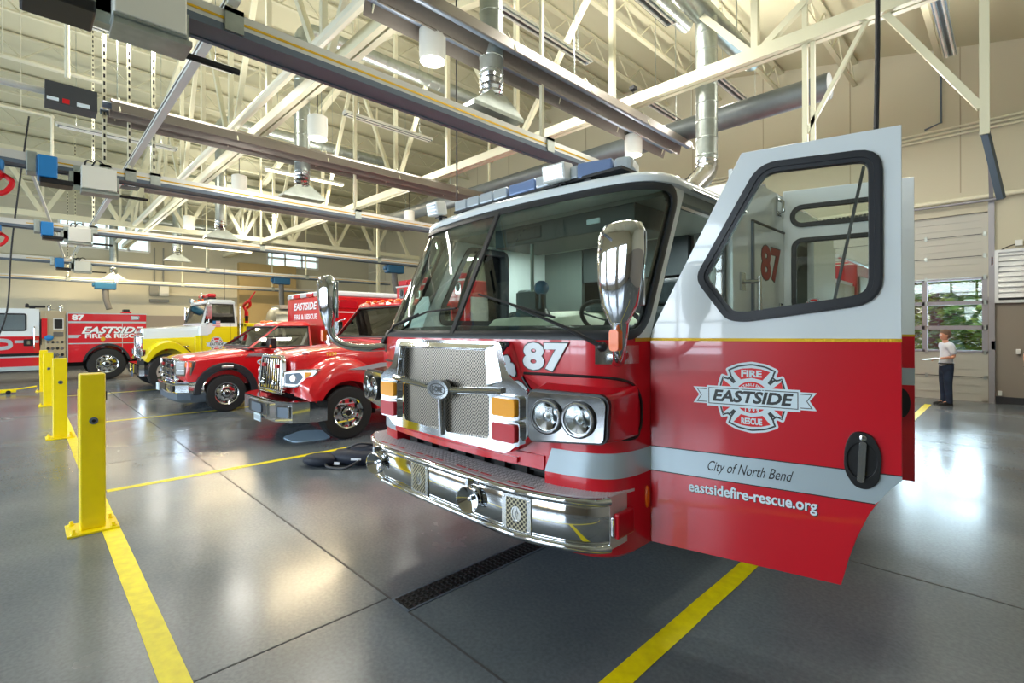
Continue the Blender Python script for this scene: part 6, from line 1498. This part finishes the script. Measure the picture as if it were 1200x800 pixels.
# scratched chain mark below the key switch of the nearest
# drain grate
t = empty('floor_drain', (-2.655, 2.9, 0), 'black slotted drain grate let into the floor in front of the chrome bumper', 'drain grate')
MB(M['alu_dark']).extrude([[(-.095, -1.27), (.095, -1.27), (.095, 1.3), (-.095, 1.3)], [(-.08, -1.255), (.08, -1.255), (.08, 1.285), (-.08, 1.285)]], I4, -.01, .004).build('frame', None, t, smooth=0)
MB(M['dark']).box(-.08, .08, -1.255, 1.285, -.012, .0012).build('channel', None, t, smooth=0)
mb = MB(M['cord'])
for i in range(64):
    y = -1.25 + .0396 * i
    mb.box(-.08, .08, y, y + .012, .001, .0045)
for x in (-.045, 0, .045): mb.box(x - .006, x + .006, -1.255, 1.285, .001, .0045)
mb.build('grating', None, t, smooth=0)
# gear bag
t = empty('gear_bag', (-5.78, 2.98, 0), 'dark navy gear bag lying on the floor past the bumper\'s end', 'bag', None, R(40))
def blob(mb, c, sx, sy, sz, seed):
    rnd = random.Random(seed); rings = []
    for i in range(9):
        a = -PI / 2 + PI * i / 8
        rings.append([V((c[0] + sx * max(.02, math.cos(a)) ** .6 * math.cos(b) * (1 + rnd.uniform(-.06, .06)), c[1] + sy * max(.02, math.cos(a)) ** .6 * math.sin(b) * (1 + rnd.uniform(-.06, .06)), c[2] + sz * math.sin(a))) for b in [2 * PI * k / 18 for k in range(18)]])
    mb.loft(rings)
t.scale = (.75, .75, .8)
mb = MB(M['bag']); blob(mb, (0, .05, .12), .55, .26, .12, 1); blob(mb, (-.62, -.1, .09), .30, .2, .09, 2); blob(mb, (.12, .15, .2), .34, .22, .1, 3); mb.build('bag_body', None, t, smooth=80)
mb = MB(M['seal']).tube(catmull([(-.5, -.2, .1), (-.4, -.3, .03), (-.1, -.33, .03), (.1, -.24, .12)], 6), .02, 8).tube(catmull([(-.3, .1, .2), (0, .0, .33), (.3, .1, .28)], 6), .018, 8); mb.build('strap', None, t)
mb = MB(M['letter_white']).box(-.05, .12, -.225, -.215, .12, .15).box(-.33, -.24, -.235, -.225, .05, .09); mb.build('label_patch', None, t, smooth=0)
# absorbent pad under the rescue truck's nose
pts = [at(330, 511, 'z', 0), at(352, 503, 'z', 0), at(378, 502.5, 'z', 0), at(388, 512, 'z', 0), at(345, 517, 'z', 0)]
tag(MB(M['mat_blue']).extrude([round_poly([(p.x, p.y) for p in pts], .12)], I4, .0, .012).build('drip_pad', None, None, smooth=0), 'pale blue flat pad on the floor by the rescue truck\'s front wheel', 'floor pad')
# far wall: electrical boxes
t = empty('electrical_boxes', (XL, 3.62, 3.2), 'pair of grey electrical boxes on a tray on the far wall', 'electrical box')
q = lambda px, py: at(px, py, 'x', XL + .01) - t.location
a, b = q(175, 356), q(194, 337)
MB(M['box_grey']).box(.0, .15, a.y, a.y + .35, .12, .58).build('grey_box', None, t, smooth=0, bevel=.01); MB(M['box_white']).box(0, .16, a.y + .37, a.y + .75, .12, .62).build('light_box', None, t, smooth=0, bevel=.01)
MB(M['box_grey']).box(0, .2, a.y, a.y + .75, -.18, -.04).cyl((.08, a.y + .2, .58), (.08, a.y + .2, 2.4), .03, seg=8).cyl((.08, a.y + .55, .62), (.08, a.y + .55, 2.4), .03, seg=8).build('wiring_trough', None, t, smooth=0)
# back wall: louvre, alarm box, outlets
t = empty('wall_louver', (.75, YB, 2.85), 'white louvred vent on the back wall beside the glazed door', 'louver')
MB(M['louver']).extrude([rrect(-1.06, 1.06, -.62, .55, .01), rrect(-1.0, 1.0, -.56, .49, .01)], Tfront(0, 0, 0), -.0, .09).build('frame', None, t, smooth=0)
for i in range(9):
    z = -.5 + i * .115; MB(M['louver']).bar((-1.0, -.05, z + .05), (1.0, -.05, z + .05), .012, .12, up=(0, .4, 1)).build('blade', None, t, smooth=0)
MB(M['base']).box(-1.0, 1.0, -.01, 0, -.56, .49).build('backing', None, t, smooth=0)
def wallbox(px0, py0, px1, py1, m, name, label, cat, d=.06):
    a, b = at(px0, py0, 'y', YB - .001), at(px1, py1, 'y', YB - .001)
    return tag(MB(M[m]).box(a.x, b.x, YB - d, YB, b.z, a.z).build(name, None, None, smooth=0, bevel=.008), label, cat)
wallbox(1161.5, 302, 1164.5, 312, 'orange', 'alarm_box', 'small orange box on the back wall beside the louver', 'alarm box')
wallbox(1190, 283, 1199, 289, 'fl_body', 'emergency_light', 'small white light on the back wall above the louver', 'emergency light', .12)
wallbox(1161, 400, 1166.5, 411, 'alu_dark', 'door_control', 'grey door control box on the back wall beside the door track', 'door control')
wallbox(1190.5, 410, 1196, 416, 'fl_body', 'switch_plate', 'white switch plate on the back wall near the second person', 'switch')
wallbox(1169, 458.5, 1174, 464.5, 'fl_body', 'wall_outlet', 'white outlet low on the back wall', 'outlet', .03)
cord([at(1165, 303, 'y', YB - .03), at(1175, 293, 'y', YB - .08), at(1190, 287, 'y', YB - .06)], .012, 'short black cable from the orange box up to the white wall light')
# stuff behind the far engine
jk = empty('floor_jack', (-18.9, -.55, 0), 'yellow floor jack lying beside the far engine', 'floor jack')
MB(M['bollard']).box(-.1, .1, -.35, .35, .04, .12).box(-.14, .14, -.4, -.2, .02, .08).tube([(0, .3, .1), (0, .75, .16)], .02, 8).build('jack_body', None, jk, smooth=0, bevel=.015)
for y in (.2, -.3): MB(M['black']).cyl((-.14, y, .05), (.14, y, .05), .05).build('wheel', None, jk)
# ================================================================= people
def skin_obj(name, joints, edges, m, parent, sub=2):
    me = bpy.data.meshes.new(name); me.from_pydata([j[0] for j in joints], edges, []); me.materials.append(m)
    o = bpy.data.objects.new(name, me); COL.objects.link(o); o.parent = parent
    o.modifiers.new('skin', 'SKIN'); lay = me.skin_vertices[0].data
    for i, j in enumerate(joints):
        r = j[1]; lay[i].radius = (r, r) if not isinstance(r, tuple) else r
        lay[i].use_root = (i == 0)
    s = o.modifiers.new('sub', 'SUBSURF'); s.levels = sub; s.render_levels = sub
    o.modifiers['skin'].use_smooth_shade = True
    return o
def person(name, loc, rz, label, arms, shirt, hair, k=1., sleeve=.55):
    t = empty(name, loc, label, 'person', None, rz); t.scale = (k, k, k)
    (le, lh), (re, rh) = arms
    LS, RS = V((.175, .01, 1.36)), V((-.175, .01, 1.36)); le, lh, re, rh = map(V, (le, lh, re, rh))
    J = [((0, .0, .95), (.14, .1)), ((0, .01, 1.10), (.12, .09)), ((0, .02, 1.25), (.14, .1)), ((0, .01, 1.37), (.09, .07)), ((0, -.005, 1.46), .05), ((0, -.02, 1.52), .058)]
    E = [(0, 1), (1, 2), (2, 3), (3, 4), (4, 5)]
    for S_, e, h in ((LS, le, lh), (RS, re, rh)):
        n = len(J); J += [(S_, .05), (e, .04), (h, .027)]; E += [(3, n), (n, n + 1), (n + 1, n + 2)]
    for s in (1, -1):
        n = len(J); J += [((s * .09, .0, .88), .09), ((s * .095, -.01, .49), .058), ((s * .10, .02, .09), .036), ((s * .105, -.12, .035), .03)]; E += [(0, n), (n, n + 1), (n + 1, n + 2), (n + 2, n + 3)]
    skin_obj('body', J, E, M['skin'], t)
    # head
    mb = MB(M['skin']); rs = []
    for z, w, yf, yb in ((1.475, .045, -.055, .04), (1.50, .058, -.085, .055), (1.53, .066, -.095, .075), (1.57, .072, -.10, .088), (1.61, .075, -.098, .095), (1.65, .07, -.088, .09), (1.685, .052, -.06, .07), (1.70, .02, -.02, .03)):
        rs.append([V((w * math.cos(a), (-yf if math.sin(a) < 0 else yb) * math.sin(a) - 0.01, z)) for a in [2 * PI * i / 20 for i in range(20)]])
    mb.loft(rs); mb.loft([[V((x, -.10 - d, z)) for x in (-.012, .012)] + [V((.012, -.085, z)), V((-.012, -.085, z))] for z, d in ((1.60, .0), (1.565, .024), (1.555, .0))])
    for s in (1, -1): mb.sphere((s * .076, .0, 1.58), .022, .5, 1, 1.4, 8, 6)
    hd = mb.build('head', None, t, smooth=70)
    for s in (1, -1): MB(M['letter_white']).sphere((s * .03, -.099, 1.598), .011).use(M['letter_black']).sphere((s * .03, -.108, 1.598), .005).build('eye', None, hd)
    MB(M['letter_red']).box(-.022, .022, -.098, -.09, 1.525, 1.532).build('mouth', None, hd, smooth=0)
    mb = MB(M[hair]); rs = []
    for z, w, yf, yb in ((1.53, .074, .0, .088), (1.57, .084, .0, .10), (1.61, .088, -.07, .108), (1.65, .086, -.1, .106), (1.69, .07, -.085, .09), (1.72, .04, -.045, .055), (1.728, .01, -.01, .015)):
        rs.append([V(((w + .004 * math.sin(7 * a)) * math.cos(a), (-yf if math.sin(a) < 0 else yb) * math.sin(a) - .006, z)) for a in [2 * PI * i / 24 for i in range(24)]])
    mb.loft(rs).build('hair', None, hd, smooth=70)
    # shirt
    J = [((0, .0, .84), (.172, .135)), ((0, .0, .98), (.168, .13)), ((0, .01, 1.12), (.155, .12)), ((0, .015, 1.27), (.165, .125)), ((0, .012, 1.385), (.14, .10)), ((0, 0, 1.435), .07)]
    E = [(0, 1), (1, 2), (2, 3), (3, 4), (4, 5)]
    for S_, e in ((LS, le), (RS, re)):
        n = len(J); J += [(S_, .08), (S_ + (e - S_) * sleeve, .066), (S_ + (e - S_) * (sleeve + .3), .064)]; E += [(4, n), (n, n + 1), (n + 1, n + 2)]
    skin_obj('shirt', J, E, M[shirt], t)
    J = [((0, .0, 1.06), (.155, .115)), ((0, .01, .88), (.17, .135))]; E = [(0, 1)]
    for s in (1, -1):
        n = len(J); J += [((s * .09, .005, .80), .108), ((s * .098, -.005, .5), .082), ((s * .105, .015, .2), .068), ((s * .107, .01, .02), .072)]; E += [(1, n), (n, n + 1), (n + 1, n + 2), (n + 2, n + 3)]
    skin_obj('trousers', J, E, M['navy'], t)
    MB(M['shoe']).tube([(.158 * math.cos(a), .122 * math.sin(a) + .005, .945) for a in [2 * PI * i / 24 for i in range(24)]], .017, 8, closed=True).build('belt', None, t)
    for s in (1, -1):
        mb = MB(M['shoe']); rs = []
        for y, w, z in ((.075, .03, .06), (.06, .042, .09), (.0, .045, .10), (-.08, .048, .075), (-.15, .045, .055), (-.19, .025, .035)):
            rs.append([V((s * .107 + w * a, y, b)) for a, b in ((-1, 0), (1, 0), (1, z * .6), (.6, z), (-.6, z), (-1, z * .6))])
        mb.loft(rs).build('shoe', None, t, smooth=60)
    # hands: palm, four fingers, thumb
    for e, h, sd in ((le, lh, 1), (re, rh, -1)):
        d = (h - e).normalized(); u = V((0, 0, 1)); a = d.cross(u); a = a.normalized() if a.length > .1 else V((1, 0, 0)); n_ = a.cross(d).normalized()
        J = [(h, .024), (h + d * .045, (.036, .016)), (h + d * .085, (.034, .014))]; E = [(0, 1), (1, 2)]
        for i, (o, L) in enumerate(((-.03, .05), (-.01, .06), (.01, .057), (.03, .045))):
            b = h + d * .085 + a * o; c = b + d * L * .55 - n_ * .012; f = c + d * L * .35 - n_ * .03
            k0 = len(J); J += [(b, .009), (c, .0085), (f, .007)]; E += [(2, k0), (k0, k0 + 1), (k0 + 1, k0 + 2)]
        k0 = len(J); J += [(h + d * .03 + a * .038 * sd, .010), (h + d * .065 + a * .05 * sd - n_ * .015, .0085)]; E += [(1, k0), (k0, k0 + 1)]
        skin_obj('hand', J, E, M['skin'], t, 1)
    return t
p1 = person('person', (-1.06, 14.35, 0), math.atan2(-.88, .48) + PI, 'person in white shirt and navy trousers by the back door, holding a card', (((.22, .06, 1.10), (.16, -.20, 1.06)), ((-.37, .2, 1.13), (-.2, .13, 1.0))), 'shirt', 'hair', .96)
p1.rotation_euler = (0, 0, math.atan2(-.48, -.88) + PI / 2)
f = p1.rotation_euler.to_matrix() @ V((.13, -.34, 1.05)) * .96 + p1.location
cd = MB(M['letter_white']).box(-.1, .1, -.14, .14, -.004, .004).build('clip_card', None, None, smooth=0); cd.location = f; cd.rotation_euler = (R(8), 0, p1.rotation_euler.z); tag(cd, 'white card held in the hand of the white-shirted person', 'card')
p2 = person('person', (.40, 14.43, 0), R(20), 'person in a navy shirt at the picture\'s edge by the back wall, arm hanging down', (((.23, .03, 1.08), (.22, -.05, .86)), ((-.25, .03, 1.08), (-.26, -.03, .86))), 'navy_shirt', 'hair', 1.02, .4)
MB(M['black'])
w = MB(M['black']).tube([(-.258 + .034 * math.cos(a), -.03 + .034 * math.sin(a), .885) for a in [2 * PI * i / 16 for i in range(16)]], .009, 6, closed=True).build('wristband', None, p2)
# ================================================================= light, sky, camera
w = bpy.data.worlds.new('world'); sc.world = w; w.use_nodes = True
nt = w.node_tree; bg = nt.nodes['Background']; sky = nt.nodes.new('ShaderNodeTexSky'); sky.sky_type = 'NISHITA'
sky.sun_elevation = R(50); sky.sun_rotation = R(200); sky.sun_disc = False; sky.air_density = 1.2; sky.dust_density = 2
nt.links.new(sky.outputs[0], bg.inputs['Color']); bg.inputs['Strength'].default_value = .4
def area(name, loc, rot, sx, sy, power, col=(1, 1, 1), spread=180):
    l = bpy.data.lights.new(name, 'AREA'); l.shape = 'RECTANGLE'; l.size = sx; l.size_y = sy; l.energy = power; l.color = col; l.spread = R(spread)
    o = bpy.data.objects.new(name, l); COL.objects.link(o); o.location = loc; o.rotation_euler = rot; return o
s = bpy.data.lights.new('sun', 'SUN'); s.energy = 3.2; s.angle = R(.6); s.color = (1, .95, .86)
so = bpy.data.objects.new('sun', s); COL.objects.link(so); so.rotation_euler = (R(38), 0, R(150))
# daylight through the glazed front doors
for k in range(5):
    x0, x1 = front_holes[k][:2]
    area('daylight_front', ((x0 + x1) / 2, YF - .45, 2.65), (R(90), 0, 0), 4.2, 3.2, 380, (.68, .84, 1.))
area('daylight_back', ((DX0 + DX1) / 2, YB + .3, 2.), (R(-90), 0, 0), 4.2, 1.8, 300, (.66, .83, 1.))
# the hall's lamps and added fill lights
for x, y in ((-4.76, 3.38), (-8., 3.41), (-12.3, 3.44), (-17.7, 3.57), (-22.5, 3.5), (-4.8, 7.8), (-12.5, 8.), (-18, 8), (-1.2, 3.4), (-1.2, 8.5), (-8.2, 11.5)):  # points at the pendants, plus extra ones where no pendant hangs
    l = bpy.data.lights.new('hall_point_light', 'POINT'); l.energy = 60; l.color = (1, .96, .88); l.shadow_soft_size = .25
    o = bpy.data.objects.new('hall_point_light', l); COL.objects.link(o); o.location = (x, y, 4.6)
for x, y, z, lit in FIX:  # fill light added at every strip, though most fixtures are unlit
    area('strip_fill_down', (x, y, z - .06), (0, 0, 0), .14, 2.2, 90, (1, .96, .87) if not lit else (1, .82, .55)); area('strip_fill_up', (x, y, z + .1), (R(180), 0, 0), .14, 2.2, 62, (1, .96, .87))
for x, y, z, e in ((-15.7, 6.3, 6.4, 120), (-24.6, 6.2, 5.15, 180), (-26.5, 2.0, 4.6, 130)):
    area('tube_light', (x, y, z), (0, 0, 0), .2, 2.3, e, (1, .80, .50))
cam = bpy.data.cameras.new('camera'); cam.sensor_width = 36; cam.lens = 36 * 579 / 1200; cam.shift_y = -15. / 1200; cam.clip_start = .05
co = bpy.data.objects.new('camera', cam); COL.objects.link(co); co.location = (0, 0, 1.7)
co.rotation_euler = (Matrix.Rotation(R(45.5), 3, 'Z') @ Matrix.Rotation(R(90), 3, 'X') @ Matrix.Rotation(R(-.2), 3, 'Z')).to_euler()
sc.camera = co
sc.view_settings.view_transform = 'Standard'; sc.view_settings.look = 'None'; sc.view_settings.gamma = 1; sc.view_settings.use_curve_mapping = False
sc.view_settings.exposure = 0.28
